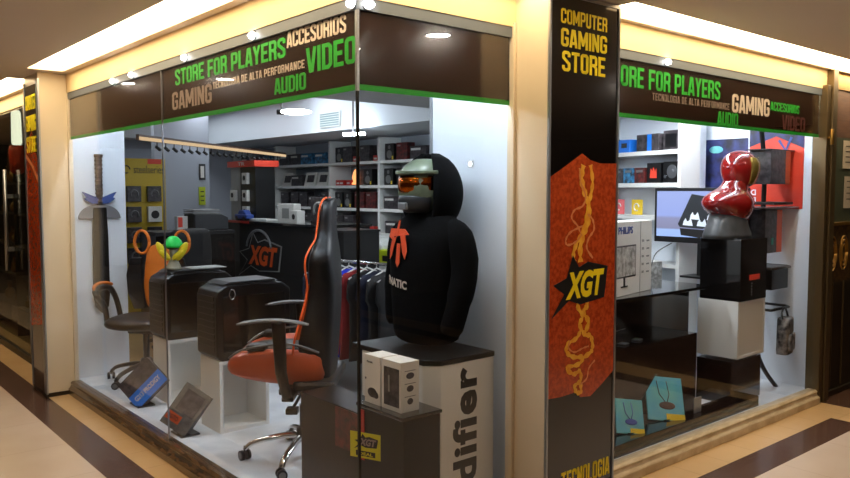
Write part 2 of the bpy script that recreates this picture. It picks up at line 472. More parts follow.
# right neighbour shop
nb = thing('shop_front', 'dark bronze shop front with paper notices beyond the right window', 'shop front', (4.2, 0, 0))
box('fascia_board', 'brick_brown', nb, .0, 3, .0, .05, 1.95, 2.3)
box('top_rail', 'gold', nb, 0, 3, -.01, .03, 2.3, 2.42)
box('post', 'bronze', nb, 0, .04, -.02, .04, 0, 1.95, .002)
box('gold_rail', 'gold', nb, .04, 3, -.015, .03, 1.29, 1.315, .003)
box('ornate_panel', 'ornate', nb, .04, 3, 0, .03, .86, 1.29)
for k in range(14):
    c = .13+k*.2; b_ = B()
    for q in range(3): b_.tube([(c+.07*math.cos(a)*(1-q*.25), -.004, 1.08+.13*math.sin(a)*(1-q*.25)) for a in [2*PI*j/14 for j in range(15)]], .006, 6)
    if k < 8: b_.obj('scrollwork', 'gold', nb)
box('lower_panel', 'bronze_dark', nb, .04, 3, 0, .03, .04, .86)
for k in range(6): box('rib', 'bronze', nb, .14+k*.2, .15+k*.2, -.01, 0, .06, .86)
box('kick_plate', 'bronze_dark', nb, 0, 3, -.02, .03, 0, .04)
box('glass_panel', 'green_panel', nb, .04, 3, .0, .01, 1.315, 1.95)
nt_ = box('notice', 'paper', nb, .26, .75, -.006, -.002, 1.72, 1.93)
for k in range(4): box('printed_line', 't_black', nt_, .30, .62-.05*(k % 2), -.008, -.006, 1.885-k*.04, 1.892-k*.04)
n2 = box('notice', 'paper', nb, .3, .72, -.006, -.002, 1.42, 1.66)
for k in range(4): box('printed_line', 't_black', n2, .34, .66-.06*(k % 2), -.008, -.006, 1.62-k*.045, 1.627-k*.045)

# left neighbour glass door
dr = thing('glass_door', 'glass door with steel frame and pull handle beyond the left column', 'door', (0, 5.0, 0), LF)
box('door_stile', 'steel', dr, -.05, .0, -.02, .02, 0, 2.3, .003)
box('door_stile', 'bronze_dark', dr, .25, .3, -.02, .02, 0, 2.3, .003)
box('header', 'cream_paint', dr, -4.9, .8, -.02, .03, 2.3, 2.42)
box('pane', 'door_glass', dr, -3.5, -.05, -.003, .003, .02, 2.3)
box('pane', 'door_glass', dr, 0, .25, -.003, .003, .02, 2.3)
h = B().cyl((-.65, -.06, .8), (-.65, -.06, 1.75), .018).obj('pull_handle', 'steel', dr)
box('handle_bracket', 'steel', dr, -.68, -.62, -.06, 0, 1.48, 1.52); box('handle_bracket', 'steel', dr, -.68, -.62, -.06, 0, .98, 1.02)
box('bottom_rail', 'bronze_dark', dr, -3.5, 0, -.02, .02, 0, .06)
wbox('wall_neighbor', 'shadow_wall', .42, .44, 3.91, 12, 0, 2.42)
t = thing('pendant_lamp', 'white and red hanging lamp glowing behind the left glass door', 'lamp', (.2, 6.32, 1.75))
B().lathe([(.03, .62), (.045, .6), (.05, .3), (.04, .27)]).obj('lamp_shade', 'lampshade', t)
B().lathe([(.07, .26), (.08, .2), (.07, 0), (.03, -.03)]).obj('red_tassel', 'red_bright', t)
t = thing('display_rack', 'dark rack of small brass trinkets behind the left glass door', 'rack', (.33, 6.7, 0), LF)
for k in range(5): box('shelf', 'wood_brown', t, -1.2, 1.4, -.12, .12, .3+k*.33, .32+k*.33)
for k in (-1.2, .1, 1.38): box('post', 'bronze_dark', t, k, k+.02, -.12, .12, 0, 2.0)
tr = B().ball((0, 0, .05), (.04, .04, .05)).cyl((0, 0, .09), (0, 0, .15), .012, .02).obj('brass_trinket', 'copper_item')
tag(tr, 'small brass trinket on the dark rack behind the left glass door', 'ornament', 'brass trinkets behind the left door')
tr.location = (.33, 6.1, .32)
for k in range(5):
    for j in range(7):
        if k == 0 and j == 0: continue
        c = tr.copy(); COL.objects.link(c); c.location = (.33+random.uniform(-.06, .06), 5.5+j*.3+random.uniform(-.05, .05), .32+k*.33); s_ = random.uniform(.8, 1.4); c.scale = (s_, s_, s_)

# ceiling downlights of the corridor; those out of view are added as fill
def downlight(x, y, lab, m='warm_lamp', z=ZC, r=.055, g=None):
    t = thing('downlight', lab, 'light', (x, y, z), 0, g)
    B().lathe([(r+.015, 0), (r+.015, -.008), (r, -.008), (r, 0)]).obj('ring', 'alu', t)
    B().lathe([(r, -.002), (r, -.004)]).obj('lamp_face', m, t)
downlight(-.5, 3.9, 'round ceiling downlight at the far left edge over the corridor', r=.05)
for k, (x, y) in enumerate([(-2.6, -1.2), (-2.6, 1.6), (-2.2, -4.2), (1.0, -1.5), (1.15, -.85), (-1.0, 3.2), (3.6, -1.7), (-1.5, .3)]):
    downlight(x, y, 'round downlight in the corridor ceiling outside the picture', g='corridor downlights', r=.07)
# opposite side of the corridor, seen only mirrored in the glass
wbox('wall_opposite_left', 'far_wall', -5.6, -5.5, -7, 12, 0, 2.42)
wbox('wall_opposite_right', 'far_wall', -6, 9, -6.6, -6.5, 0, 2.42)
wbox('wall_end_left', 'far_wall', -5.5, 0, 13.8, 13.9, 0, 2.42)
wbox('wall_end_right', 'far_wall', 8.8, 8.9, -6.5, 0, 0, 2.42)
cove(-5.2, -4.9, -6, 10, 'far warm ceiling light slot across the corridor, seen only in reflections')  # both far slots are added to fill the corridor with warm light
cove(-4.8, 8.6, -6.2, -5.9, 'far warm ceiling light slot behind the viewer, seen only in reflections')
# ------------------------------------------------------------------ fascia signs
def sgn(name, lab, corner, rz, length):
    t = thing(name, lab, 'sign', corner, rz)
    box('vinyl', 'vinyl_brown', t, 0, length, .006, .009, 1.957, 2.235)
    box('green_stripe', 'vinyl_green', t, 0, length, .005, .009, 1.935, 1.957)
    return t
s1 = sgn('fascia_sign', 'brown fascia with green and white words over the left window', (0, 3.74, 0), LF, 3.73)
def ltxt(s, a, b, m, **k):   # a, b = (px, y_top, y_bottom) at both ends, on the left facade
    A0 = at(a[0], a[2], 'x', .0); A1 = at(a[0], a[1], 'x', .0); B0 = at(b[0], b[2], 'x', 0); B1 = at(b[0], b[1], 'x', 0)
    block('lettering', s, 3.74-A0.y, 3.74-B0.y, (A0.z+B0.z)/2, (A1.z+B1.z)/2, .0055, m, s1, **k)
ltxt('STORE FOR PLAYERS', (174.6, 70, 88), (284.5, 36.6, 54), 't_green')
ltxt('ACCESORIOS', (286, 29, 48), (345, 17, 32), 't_white')
ltxt('GAMING', (171.7, 91, 110), (211, 85, 102.5), 't_grey')
ltxt('TECNOLOGIA DE ALTA PERFORMANCE', (212, 80.5, 88), (303.5, 61, 69), 't_white', th=.26, gap=.25)
ltxt('VIDEO', (305.6, 48, 73), (355, 35, 63), 't_green')
ltxt('AUDIO', (273.6, 78.5, 95), (305, 72, 89), 't_green')
s2 = sgn('fascia_sign', 'plain dark brown fascia over the short window right of the glass corner', (.006, 0, 0), 0, .832)
s3 = sgn('fascia_sign', 'brown fascia with green and white words over the right window', (1.362, 0, 0), 0, 2.683)
def rtxt(s, a, b, m, **k):
    A0 = at(a[0], a[2], 'y', 0); A1 = at(a[0], a[1], 'y', 0); B0 = at(b[0], b[2], 'y', 0); B1 = at(b[0], b[1], 'y', 0)
    block('lettering', s, A0.x-1.362, B0.x-1.362, (A0.z+B0.z)/2, (A1.z+B1.z)/2, .0055, m, s3, **k)
rtxt('STORE FOR PLAYERS', (604, 61, 83), (720.8, 82, 99.7), 't_green')
rtxt('TECNOLOGIA DE ALTA PERFORMANCE', (653, 92.5, 100), (730, 103.5, 110), 't_grey', th=.26, gap=.25)
rtxt('GAMING', (732.7, 94, 113), (770, 99, 116), 't_white')
rtxt('ACCESORIOS', (771, 102, 111), (800, 105, 113.5), 't_green')
rtxt('AUDIO', (718, 111, 125.5), (738.6, 113.5, 126), 't_green')
rtxt('VIDEO', (782.6, 114.5, 130), (805.5, 117.6, 131.7), 't_dim')
# downlight reflections on the aluminium strip, modelled as glowing discs
for k, (x, y, ax) in enumerate([(113, 82, 'x'), (132, 77, 'x'), (185, 62, 'x'), (253, 39, 'x'), (352, 7, 'x'), (368, 5, 'y'), (667, 68, 'y')]):
    p = at(x, y, ax, -.012)
    t = thing('puck_lamp', ['small round lamp on the metal strip at the far left end of the sign', 'small round lamp second from the far left end of the sign', 'small round lamp on the strip above the letters STORE', 'small round lamp on the strip above the letters PLAYERS', 'small round lamp just left of the glass corner', 'small round lamp just right of the glass corner', 'small round lamp on the strip above the right window sign'][k], 'lamp', (p.x, p.y, 2.258), LF if ax == 'x' else 0)
    B().cyl((0, -.002, 0), (0, .006, 0), .022).obj('housing', 'alu', t)
    B().ball((0, -.006, 0), (.026, .014, .015)).obj('lamp_face', 'puck', t)  # the reflected highlight itself, no lamp here

# ------------------------------------------------------------------ pillar posters
ps = thing('pillar_poster', 'tall black and red banner with orange flame on the big pillar', 'poster', (.86, -.2, 0))
box('backing', 'poster_black', ps, .012, .488, -.006, 0, 0.02, 2.40)
for x0, x1 in ((0, .012), (.488, .5)): box('frame', 'alu', ps, x0, x1, -.012, 0, .0, 2.415)
box('frame', 'alu', ps, 0.012, .488, -.012, 0, 2.40, 2.415)
def pp(x, y): v = at(x, y, 'y', -.207); return (v.x-.86, v.z)
red = [pp(548, 177), pp(560, 170), pp(572, 161), pp(582, 153.5), pp(590, 160), pp(600, 163.5), pp(616, 163.5), pp(613, 370), pp(602, 383), pp(590, 396), pp(580, 397), pp(576, 392), pp(560, 397), pp(545, 400)]
red = [(min(max(a, .013), .487), b) for a, b in red]
B().prism(red, -.0065, -.009).obj('red_field', 'poster_red', ps)
def flame(pts, w, m, d=0):
    q = smoothpts([pp(*p)+(0,) for p in pts], 5); n = len(q)
    ws_ = [w*1.75*(.35+.65*abs(math.sin(i*.9+len(pts)))) for i in range(n)]
    B().ribbon([(v.x, v.y) for v in q], ws_, -.0095-d, .001).obj('flame_line', m, ps)
flame([(583, 165), (581, 178), (584, 192), (588, 204), (588, 220), (584, 232), (580, 246), (580, 262)], .022, 'smoke_orange')
flame([(590, 165), (592, 182), (590, 196), (587, 210), (584, 226), (578, 240), (573, 252), (574, 262)], .016, 'smoke_orange', .0004)
flame([(579, 168), (580, 182), (585, 196), (582, 206), (574, 210), (571, 218), (577, 226), (581, 236)], .007, 'smoke_pale', .0008)
flame([(582, 226), (570, 232), (565, 240), (567, 245), (575, 242), (580, 236)], .007, 'smoke_pale', .0012)
flame([(587, 214), (592, 220), (593, 230), (588, 238), (586, 248), (592, 258)], .008, 'smoke_pale', .0016)
flame([(583, 294), (587, 304), (583, 312), (588, 322), (584, 333)], .018, 'smoke_orange')
flame([(579, 296), (577, 306), (582, 316), (579, 324), (584, 334), (590, 336), (592, 346), (590, 352), (582, 358)], .016, 'smoke_orange', .0004)
flame([(580, 330), (576, 338), (567, 344), (566, 352), (573, 357), (582, 357), (578, 364), (566, 368), (573, 374), (579, 371), (580, 380), (574, 386), (576, 392), (580, 392), (580, 384)], .015, 'smoke_orange', .0008)
flame([(588, 346), (582, 348), (574, 352), (568, 348), (569, 340)], .006, 'smoke_pale', .0012)
flame([(594, 360), (588, 368), (586, 378), (580, 384)], .006, 'smoke_pale', .0016)
def ptxt(s, a, b, m='t_yellow', **k):
    A0 = pp(a[0], a[2]); A1 = pp(a[0], a[1]); B0 = pp(b[0], b[2]); B1 = pp(b[0], b[1])
    return block('lettering', s, A0[0], B0[0], (A0[1]+B0[1])/2, (A1[1]+B1[1])/2, -.0065, m, ps, **k)
ptxt('COMPUTER', (561, 8, 22), (607, 18, 33))
ptxt('GAMING', (561, 26.5, 45), (606.8, 37.5, 55))
ptxt('STORE', (562, 51, 71), (605, 57, 77))
ptxt('TECNOLOGIA', (561, 468, 488), (609, 461, 477))
def xgt(parent, P0, sx, sz, y, dark='t_black', lt='t_yellow', rim=None, slant=0):
    """jagged emblem with three slanted letters, sized sx by sz"""
    o = [(.0, -.05), (.22, .34), (.03, .52), (.26, .62), (.36, 1.0), (.47, .78), (.63, .86), (1.0, .74), (.94, .18), (.5, .12), (.30, .22)]
    x0, z0 = P0
    if rim: B().prism([(x0+(a-.45)*1.06*sx+.45*sx, z0+(b-.45)*1.08*sz+.45*sz+slant*a*sx) for a, b in o], y+.001, y-.0005).obj('emblem_rim', rim, parent)
    B().prism([(x0+a*sx, z0+b*sz+slant*a*sx) for a, b in o], y, y-.0015).obj('emblem', dark, parent)
    text('emblem_lettering', 'XGT', x0+.24*sx, x0+.93*sx, z0+.24*sz, z0+.72*sz, y-.0016, lt, parent, shear=.25, bold=.045, slant=slant)
a = pp(549, 310); b = pp(607, 258)
xgt(ps, (a[0]+.01, a[1]-.03), b[0]-a[0]-.01, .26, -.0105, slant=.02)

pl = thing('column_poster', 'narrow black and red banner on the left column', 'poster', (-.207, 4.15, 0), LF)
box('backing', 'poster_black', pl, .02, .37, -.006, 0, .03, 2.34)
for x0, x1 in ((0.01, .02), (.37, .43)): box('frame', 'alu', pl, x0, x1, -.012, 0, .03, 2.37)
B().prism([(.02, 1.9), (.2, 2.0), (.37, 1.72), (.37, .55), (.02, .5)], -.0065, -.008).obj('red_field', 'poster_red', pl)
for s, z0, z1 in (('COMPUTER', 2.16, 2.27), ('GAMING', 2.0, 2.12), ('STORE', 1.84, 1.96)): block('lettering', s, .05, .34, z0, z1, -.0085, 't_yellow', pl)
B().ribbon([(.02, 1.82), (.2, 1.74), (.37, 1.62)], .03, -.0085).obj('pale_line', 'smoke_pale', pl)

# ------------------------------------------------------------------ shop interior shell
wbox('floor_shop', 'shop_floor', 1.27, 4.2, .1, 9, 0, .02)
wbox('floor_display', 'plat_white', .03, 1.26, .03, 3.84, .0, .09, .002)
wbox('floor_display_right', 'plat_white', 1.365, 4.1, .03, 1.0, .0205, .09)
wbox('wall_back_long', 'wall_dim', 4.2, 4.26, .05, 9.06, 0, 2.62)
wbox('wall_rear', 'wall_dim', .43, 4.2, 9, 9.06, 0, 2.62)
wbox('wall_party', 'wall_dim', .445, .46, 4.0, 9, 0, 2.62)
wbox('wall_window_end', 'panel_white', .03, .435, 3.84, 3.9, .0, 2.3)
wbox('wall_window_right', 'panel_white', .95, 1.0, .021, .665, 0.09, 2.3)
wbox('trim_13', 'alu', .945, 1.005, .666, .685, 0.09, 2.3)
wbox('wall_right_end', 'panel_white', 4.1, 4.15, .06, 1.3, 0, 2.3)
wbox('ceiling_shop', 'shop_ceiling', .03, 4.26, .051, 9.06, 2.62, 2.68)
wbox('ceiling_front', 'shop_ceiling', .06, 4.2, .06, 3.0, 2.31, 2.4)
wbox('ceiling_bulkhead', 'wall_white', 3.05, 4.2, 3.01, 9, 2.215, 2.62)
wbox('trim_14', 'shop_ceiling', .96, 3.0, 8.6, 8.99, 2.3, 2.62)
# warm line reflected in the glass, modelled as a glowing rail inside
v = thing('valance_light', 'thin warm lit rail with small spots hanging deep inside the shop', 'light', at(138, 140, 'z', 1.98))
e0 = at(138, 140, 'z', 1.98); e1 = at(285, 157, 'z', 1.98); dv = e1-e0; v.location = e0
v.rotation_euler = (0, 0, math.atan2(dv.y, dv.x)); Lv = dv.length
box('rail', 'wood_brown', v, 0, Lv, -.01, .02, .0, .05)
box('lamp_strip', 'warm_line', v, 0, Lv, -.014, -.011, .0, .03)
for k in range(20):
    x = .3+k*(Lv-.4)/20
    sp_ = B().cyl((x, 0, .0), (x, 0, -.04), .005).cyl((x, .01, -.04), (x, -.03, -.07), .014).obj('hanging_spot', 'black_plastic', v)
# vent, lamps
t = thing('air_vent', 'square grilled air vent on the lit bulkhead', 'vent', (3.05, 0, 0), LF)
p0 = at(321, 114, 'x', 3.05); p1 = at(341, 114, 'x', 3.05); p2 = at(331, 130, 'x', 3.05)
t.location = (3.05, p0.y, p2.z+.03); wv = p0.y-p1.y
box('frame', 'white_lam', t, 0, wv, -.02, 0, 0, .17, .004)
for k in range(6): box('slat', 'vent', t, .015, wv-.015, -.026, -.02, .015+k*.025, .03+k*.025)
def spot_lamp(p, lab, rz=0):
    t = thing('ceiling_spot', lab, 'lamp', p, rz)
    B().cyl((-.14, 0, -.02), (-.05, 0, -.02), .03).cyl((-.09, 0, -.02), (-.09, 0, .2), .008).obj('body', 'black_plastic', t)
    B().ball((.06, 0, -.02), (.17, .08, .03)).obj('lamp_face', 'cool_lamp', t)
spot_lamp(at(290, 110, 'z', 2.42), 'bright oval ceiling lamp seen just under the green stripe', R(-40))
t = thing('tube_lamp', 'short bright tube lamp under the dark ceiling near the shelves', 'lamp', at(354, 134, 'x', 2.9), R(-60))
B().cyl((-.12, 0, 0), (.12, 0, 0), .016).obj('tube', 'cool_tube', t)
B().cyl((-.01, 0, 0), (-.01, 0, 2.62-t.location.z), .008).obj('stem', 'black_plastic', t)
# hidden-behind-fascia display lamps
def tube_light(x0, y0, x1, y1, z, lab):
    t = thing('display_tube', lab, 'lamp', ((x0+x1)/2, (y0+y1)/2, z))
    dx, dy = (x1-x0)/2, (y1-y0)/2
    B().cyl((-dx, -dy, 0), (dx, dy, 0), .016).obj('tube', 'cool_tube', t)
    box('housing', 'white_lam', t, -dx-.02, dx+.02, -dy-.02, dy+.02, .018, .09)
tube_light(.10, 2.1, .10, 3.7, 2.22, 'tube lamp behind the left fascia near the sword panel')
tube_light(.10, .2, .10, 1.0, 2.22, 'tube lamp behind the left fascia near the glass corner')
tube_light(.15, .10, .75, .10, 2.22, 'tube lamp behind the short fascia beside the pillar')
tube_light(2.2, .10, 3.9, .10, 2.22, 'tube lamp behind the right fascia')
def area(loc, size, e, col, rx=0, ry=0):
    l = bpy.data.lights.new('shop_lamp', 'AREA'); l.shape = 'RECTANGLE'; l.size, l.size_y = size; l.energy = e; l.color = col
    o = bpy.data.objects.new('shop_lamp', l); COL.objects.link(o); o.location = loc; o.rotation_euler = (rx, ry, 0)
area((2.6, 6.0, 2.6), (.25, 4.5), 20, (.85, .93, 1))
area((1.8, 4.3, 2.6), (.25, 1.2), 8, (.85, .93, 1))
area((2.9, .9, 2.29), (1.8, .2), 45, (.88, .94, 1))
area((2.0, 7.4, 2.6), (1.6, .2), 8, (.85, .93, 1))

# ------------------------------------------------------------------ sword on the end panel
t = thing('wall_sword', 'dark toy sword with grey and blue crossguard hung on the white panel', 'sword', (.225, 3.815, 0))
B().prism([(-.05, 1.42), (.05, 1.42), (.058, 1.2), (.062, .75), (.05, .64), (0, .59), (-.05, .64), (-.062, .75), (-.058, 1.2)], -.012, .012).obj('blade', 'blade', t, .004)
g_ = B()
g_.tube([(0, 0, 1.44), (0, 0, 1.82)], .024, 10)
for k in range(11): g_.tube([(0, 0, 1.46+k*.032), (0, 0, 1.474+k*.032)], .029, 10)
g_.obj('grip', 'wood_brown', t)
B().cyl((0, 0, 1.81), (0, 0, 1.835), .032).obj('pommel', 'wood_brown', t, .004)
B().prism([(-.02, 1.50), (-.13, 1.545), (-.10, 1.50), (-.12, 1.49), (-.06, 1.45), (.06, 1.45), (.12, 1.49), (.10, 1.50), (.13, 1.545), (.02, 1.50)], -.02, .006).obj('upper_guard', 'guard_blue', t, .004)
hp = [(.16*math.cos(a), 1.335+.115*math.sin(a)) for a in [PI*j/16 for j in range(17)]]
B().prism(hp+[(-.05, 1.335), (-.05, 1.37), (.05, 1.37), (.05, 1.335)], -.006, .008).obj('lower_guard', 'guard_grey', t, .003)

# ------------------------------------------------------------------ office chairs
def wheel_base(t, r, m_leg, z0, a0=0, wheel='black_plastic'):
    for k in range(5):
        a = a0+2*PI*k/5; c, s = math.cos(a), math.sin(a)
        path = smoothpts([(c*.03, s*.03, z0+.135), (c*r*.45, s*r*.45, z0+.125), (c*r*.85, s*r*.85, z0+.095), (c*r, s*r, z0+.055)], 4)
        B().tube(path, [.024-.008*i/len(path) for i in range(len(path))], 10, flat=.75).obj('leg', m_leg, t)
        cx, cy = c*r, s*r
        mx = Matrix.Translation((cx, cy, z0+.027)) @ Matrix.Rotation(a+.6, 4, 'Z')
        cb = B()
        cb.lathe([(.006, .05), (.006, .01)], mx=mx)
        for sg in (-1, 1):
            cb.tube([mx @ Vector((sg*.008, 0, 0)), mx @ Vector((sg*.027, 0, 0))], .027, 16)
        cs = cb.obj('caster', wheel, t)
        for sg in (-1, 1):
            B().tube([mx @ Vector((sg*.0275, 0, 0)), mx @ Vector((sg*.029, 0, 0))], .018, 14).obj('hub_cap', 'grey_rim', cs)
    B().lathe([(.045, z0+.10), (.05, z0+.12), (.045, z0+.17), (.03, z0+.18)]).obj('hub', 'black_plastic', t)

Z0 = .09
gc = thing('gaming_chair', 'black racing style gaming chair with orange seat shell on chrome wheel base', 'chair', (.455, 1.16, Z0), R(139+90))
wheel_base(gc, .325, 'chrome', 0, R(-155.7))
B().cyl((0, 0, .16), (0, 0, .30), .028).cyl((0, 0, .26), (0, 0, .40), .02).obj('gas_lift', 'black_plastic', gc)
B().box(-.11, .11, -.12, .12, .375, .41).obj('mechanism', 'black_plastic', gc, .008)
B().tube([(.1, .0, .385), (.25, .0, .375), (.3, -.01, .36)], .008).box(.27, .33, -.04, .02, .335, .365).obj('lever', 'black_plastic', gc, .004)
ZR = .035
# seat: lofted bucket
def seat_ring(y, w, zb, zt, raise_, n=9):
    top = []
    for i in range(n):
        u = -1+2*i/(n-1); top.append((u*w, y, zt+ZR+raise_*(abs(u)**3)-(.02 if abs(u) > .95 else 0)))
    bot = [(w*.96, y, zb+ZR+.02), (w*.7, y, zb+ZR), (0, y, zb+ZR-.005), (-w*.7, y, zb+ZR), (-w*.96, y, zb+ZR+.02)]
    return top+bot
rs = []
for y, w, zb, zt, rz_ in ((-.37, .20, .49, .53, .0), (-.36, .235, .465, .56, .01), (-.27, .262, .44, .585, .035), (-.13, .272, .42, .59, .055), (.0, .272, .41, .58, .065), (.1, .262, .41, .57, .06), (.15, .24, .43, .55, .03)):
    rs.append(seat_ring(y, w, zb, zt, rz_))
B().loft(rs).obj('seat', 'orange_leather', gc, subd=1)
ps_ = []
for y, w, z in ((-.34, .13, .568), (-.25, .15, .598), (-.1, .155, .605), (.03, .15, .595), (.12, .14, .58)):
    ps_.append([(-w, y, z-.02), (-w*.8, y, z+.006), (0, y, z+.012), (w*.8, y, z+.006), (w, y, z-.02), (0, y, z-.03)])
B().loft(ps_).obj('seat_pad', 'black_leather', gc, subd=1).location.z = ZR
for sg in (-1, 1):
    B().tube(smoothpts([(sg*.2, -.355, .56), (sg*.25, -.27, .615), (sg*.262, -.12, .642), (sg*.262, .0, .642), (sg*.25, .12, .60)], 4), .006, 6).obj('seat_piping', 'grey_rim', gc).location.z = ZR
    B().box(sg*.20-.04, sg*.20+.04, -.26, -.16, .60, .637).obj('bolster_patch', 'black_leather', gc, .012).location.z = ZR
B().box(-.255, .255, -.02, .20, .43, .485).obj('rear_cover', 'black_leather', gc, .02)
# backrest
prof = [(.42, .17, .10), (.50, .215, .11), (.60, .25, .125), (.70, .262, .12), (.80, .245, .10), (.90, .222, .08), (.98, .225, .075), (1.06, .255, .085), (1.12, .262, .085), (1.17, .225, .07), (1.21, .165, .055), (1.28, .15, .05), (1.36, .145, .045), (1.41, .12, .035), (1.425, .07, .02)]
def back_y(z): return .11+.06*(z-.45)/.9
def bk(n=13):
    rings = []
    for z, w, bol in prof:
        yb = back_y(z); ring = []
        for i in range(n):
            u = -1+2*i/(n-1); ring.append((u*w, yb-.02-bol*abs(u)**2.6, z))
        for i in range(7):
            u = 1-2*i/6; ring.append((u*w*.93, yb+(.06 if z < .95 else .06-.05*(min(z, 1.3)-.95)/.35)-.02*u*u, z))
        rings.append(ring)
    return rings
B().loft(bk()).obj('backrest', 'black_leather', gc, subd=1)
pr2 = []
for z, w in ((.55, .11), (.65, .14), (.8, .135), (.95, .12), (1.08, .13), (1.16, .12)):
    yb = back_y(z)-.022; pr2.append([(-w, yb+.01, z), (-w*.6, yb-.022, z), (0, yb-.026, z), (w*.6, yb-.022, z), (w, yb+.01, z), (0, yb+.02, z)])
B().loft(pr2).obj('back_pad', 'grey_leather', gc, subd=1)
for sg in (-1, 1):
    edge = [(sg*w*.99, back_y(z)-.018-bol*.93, z) for z, w, bol in prof[1:]]
    B().tube(smoothpts(edge, 4), .0055, 8).obj('back_piping', 'piping_orange', gc)
    B().loft([[(sg*(w*.72), back_y(z)-.028-bol*.45, z), (sg*w*.93, back_y(z)-.03-bol*.86, z), (sg*w*.93, back_y(z)-.02-bol*.8, z), (sg*w*.72, back_y(z)-.01-bol*.4, z)] for z, w, bol in prof[3:7]], smooth=False).obj('wing_patch', 'orange_leather', gc)
    # armrests
    ax_ = sg*.33
    ar = B().tube([(ax_, -.03, .42), (ax_, -.06, .55), (ax_, -.07, .808)], [.024, .030, .036], 12).box(min(ax_, sg*.1), max(ax_, sg*.1), -.06, .0, .40, .425).obj('arm_post', 'case_black', gc, .006)
    pad = [(ax_, -.28+.36*i/10, .785+.03*math.sin(PI*(i/10*.8+.1))) for i in range(11)]
    B().tube(pad, [.008]+[.026]*9+[.016], 12, flat=.35).obj('arm_pad', 'grey_rim', ar)

ZR = 0
oc = thing('office_chair', 'black office chair with orange backrest and ring shaped wings beside the sword panel', 'chair', (.43, 3.44, Z0), R(-48))
wheel_base(oc, .30, 'black_plastic', 0, R(35))
B().cyl((0, 0, .15), (0, 0, .42), .024).obj('gas_lift', 'black_plastic', oc)
B().box(-.1, .1, -.1, .1, .38, .42).obj('mechanism', 'black_plastic', oc, .008)
B().tube([(.08, -.05, .39), (.22, -.1, .38), (.25, -.12, .33)], .008).obj('lever', 'black_plastic', oc)
rs = []
for y, w, zb, zt in ((-.27, .16, .45, .47), (-.25, .22, .425, .50), (-.15, .245, .415, .515), (.1, .245, .42, .51), (.22, .21, .43, .50)):
    rs.append(seat_ring(y, w, zb, zt, .01))
B().loft(rs).obj('seat', 'black_leather', oc, subd=1)
rg = []
for z, w, y in ((.50, .12, .25), (.6, .15, .24), (.75, .16, .25), (.9, .15, .27), (.98, .145, .29), (1.02, .12, .295), (1.035, .06, .30)):
    rg.append([(-w, y, z), (-w*.7, y-.025, z), (0, y-.03, z), (w*.7, y-.025, z), (w, y, z), (w*.7, y+.03, z), (-w*.7, y+.03, z)])
B().loft(rg).obj('backrest', 'orange_mesh', oc, subd=1)
for sg in (-1, 1):
    wg = []
    for z, w0, w1 in ((.52, .13, .2), (.65, .155, .25), (.8, .165, .26), (.93, .155, .22)):
        wg.append([(sg*w0, .24, z), (sg*w1, .19, z), (sg*w1, .215, z), (sg*w0, .275, z)])
    B().loft(wg, smooth=False).obj('side_wing', 'black_leather', oc, .006)
    ring = [(sg*.17+.062*math.cos(a), .285, 1.05+.092*math.sin(a)) for a in [2*PI*j/24 for j in range(25)]]
    B().tube(ring, .012, 8, flat=1.3).obj('ring_wing', 'orange_mesh', oc)
    ax_ = sg*.29
    loop = smoothpts([(ax_, .15, .46), (ax_+sg*.02, .13, .6), (ax_+sg*.02, .05, .70), (ax_, -.08, .73), (ax_, -.2, .72), (ax_, -.17, .66), (ax_, -.08, .58), (ax_, -.05, .46)], 4)
    a_ = B().tube(loop, .02, 10, flat=1.2).obj('armrest', 'black_plastic', oc)
    B().tube(smoothpts([(ax_, -.2, .715), (ax_, -.22, .74), (ax_, -.16, .765), (ax_, -.05, .76), (ax_, .03, .74)], 4), .012, 8).obj('arm_trim', 'orange_mesh', a_)
B().tube(smoothpts([(0, .1, .41), (0, .27, .42), (0, .31, .6), (0, .31, .8)], 4), .02).obj('back_stem', 'black_plastic', oc)

# ------------------------------------------------------------------ pedestals and tower cases
def pedestal(lab, x, y, w, d, h):
    t = thing('display_pedestal', lab, 'pedestal', (x, y, Z0))
    th = .022
    box('side_panel', 'white_lam', t, 0, th, 0, d, 0, h, .001); box('side_panel', 'white_lam', t, w-th, w, 0, d, 0, h, .001)
    box('top_panel', 'white_lam', t, th, w-th, 0, d, h-th, h, .001); box('bottom_panel', 'white_lam', t, th, w-th, 0, d, 0, th, .001)
    box('back_panel', 'white_lam', t, th, w-th, d-.012, d, th, h-th)
    return t
pedestal('white open box pedestal under the far black tower case', .295, 2.68, .42, .26, .44)
pedestal('white open box pedestal under the near black tower case', .28, 1.84, .33, .27, .44)
def tower(lab, x, y, d=.28, L=.5, h=.46):
    t = thing('computer_case', lab, 'computer case', (x, y, Z0+.44))
    # arched top, feet, front grille
    pr_ = [(0, .03), (.03, .0), (L-.02, 0), (L, .03), (L, h-.05), (L-.05, h-.012), (L*.5, h), (.07, h-.01), (.015, h-.04), (0, h-.08)]
    B().prism(pr_, 0, d).obj('body', 'case_black', t, .008, 3)
    B().box(.04, L-.04, -.006, 0, .05, h-.07).obj('side_panel', 'brown_black', t, .004)
    for k in range(9): box('front_slat', 'case_black', t, -.004, 0, .03, d-.03, .06+k*.038, .085+k*.038)
    lid = B().prism([(.06, h-.004), (.1, h+.012), (L*.8, h+.014), (L*.86, h-.002)], .02, d-.02).obj('top_cover', 'black_plastic', t, .004)
    return t
tower('far black computer case carrying the green and yellow figure', .275, 2.67)
tw = tower('near black computer case with arched top behind the gaming chair', .262, 1.83)
B().tube([(.10+.018*math.cos(a), -.008, .40+.03*math.sin(a)) for a in [2*PI*j/16 for j in range(17)]], .003, 6).obj('power_ring', 'chrome', tw)
tag(box('paper_sheet', 'grey_card', None, .48, .74, 2.68, 2.86, 1.006, 1.010), 'pale sheet lying flat on the far black computer case', 'paper')
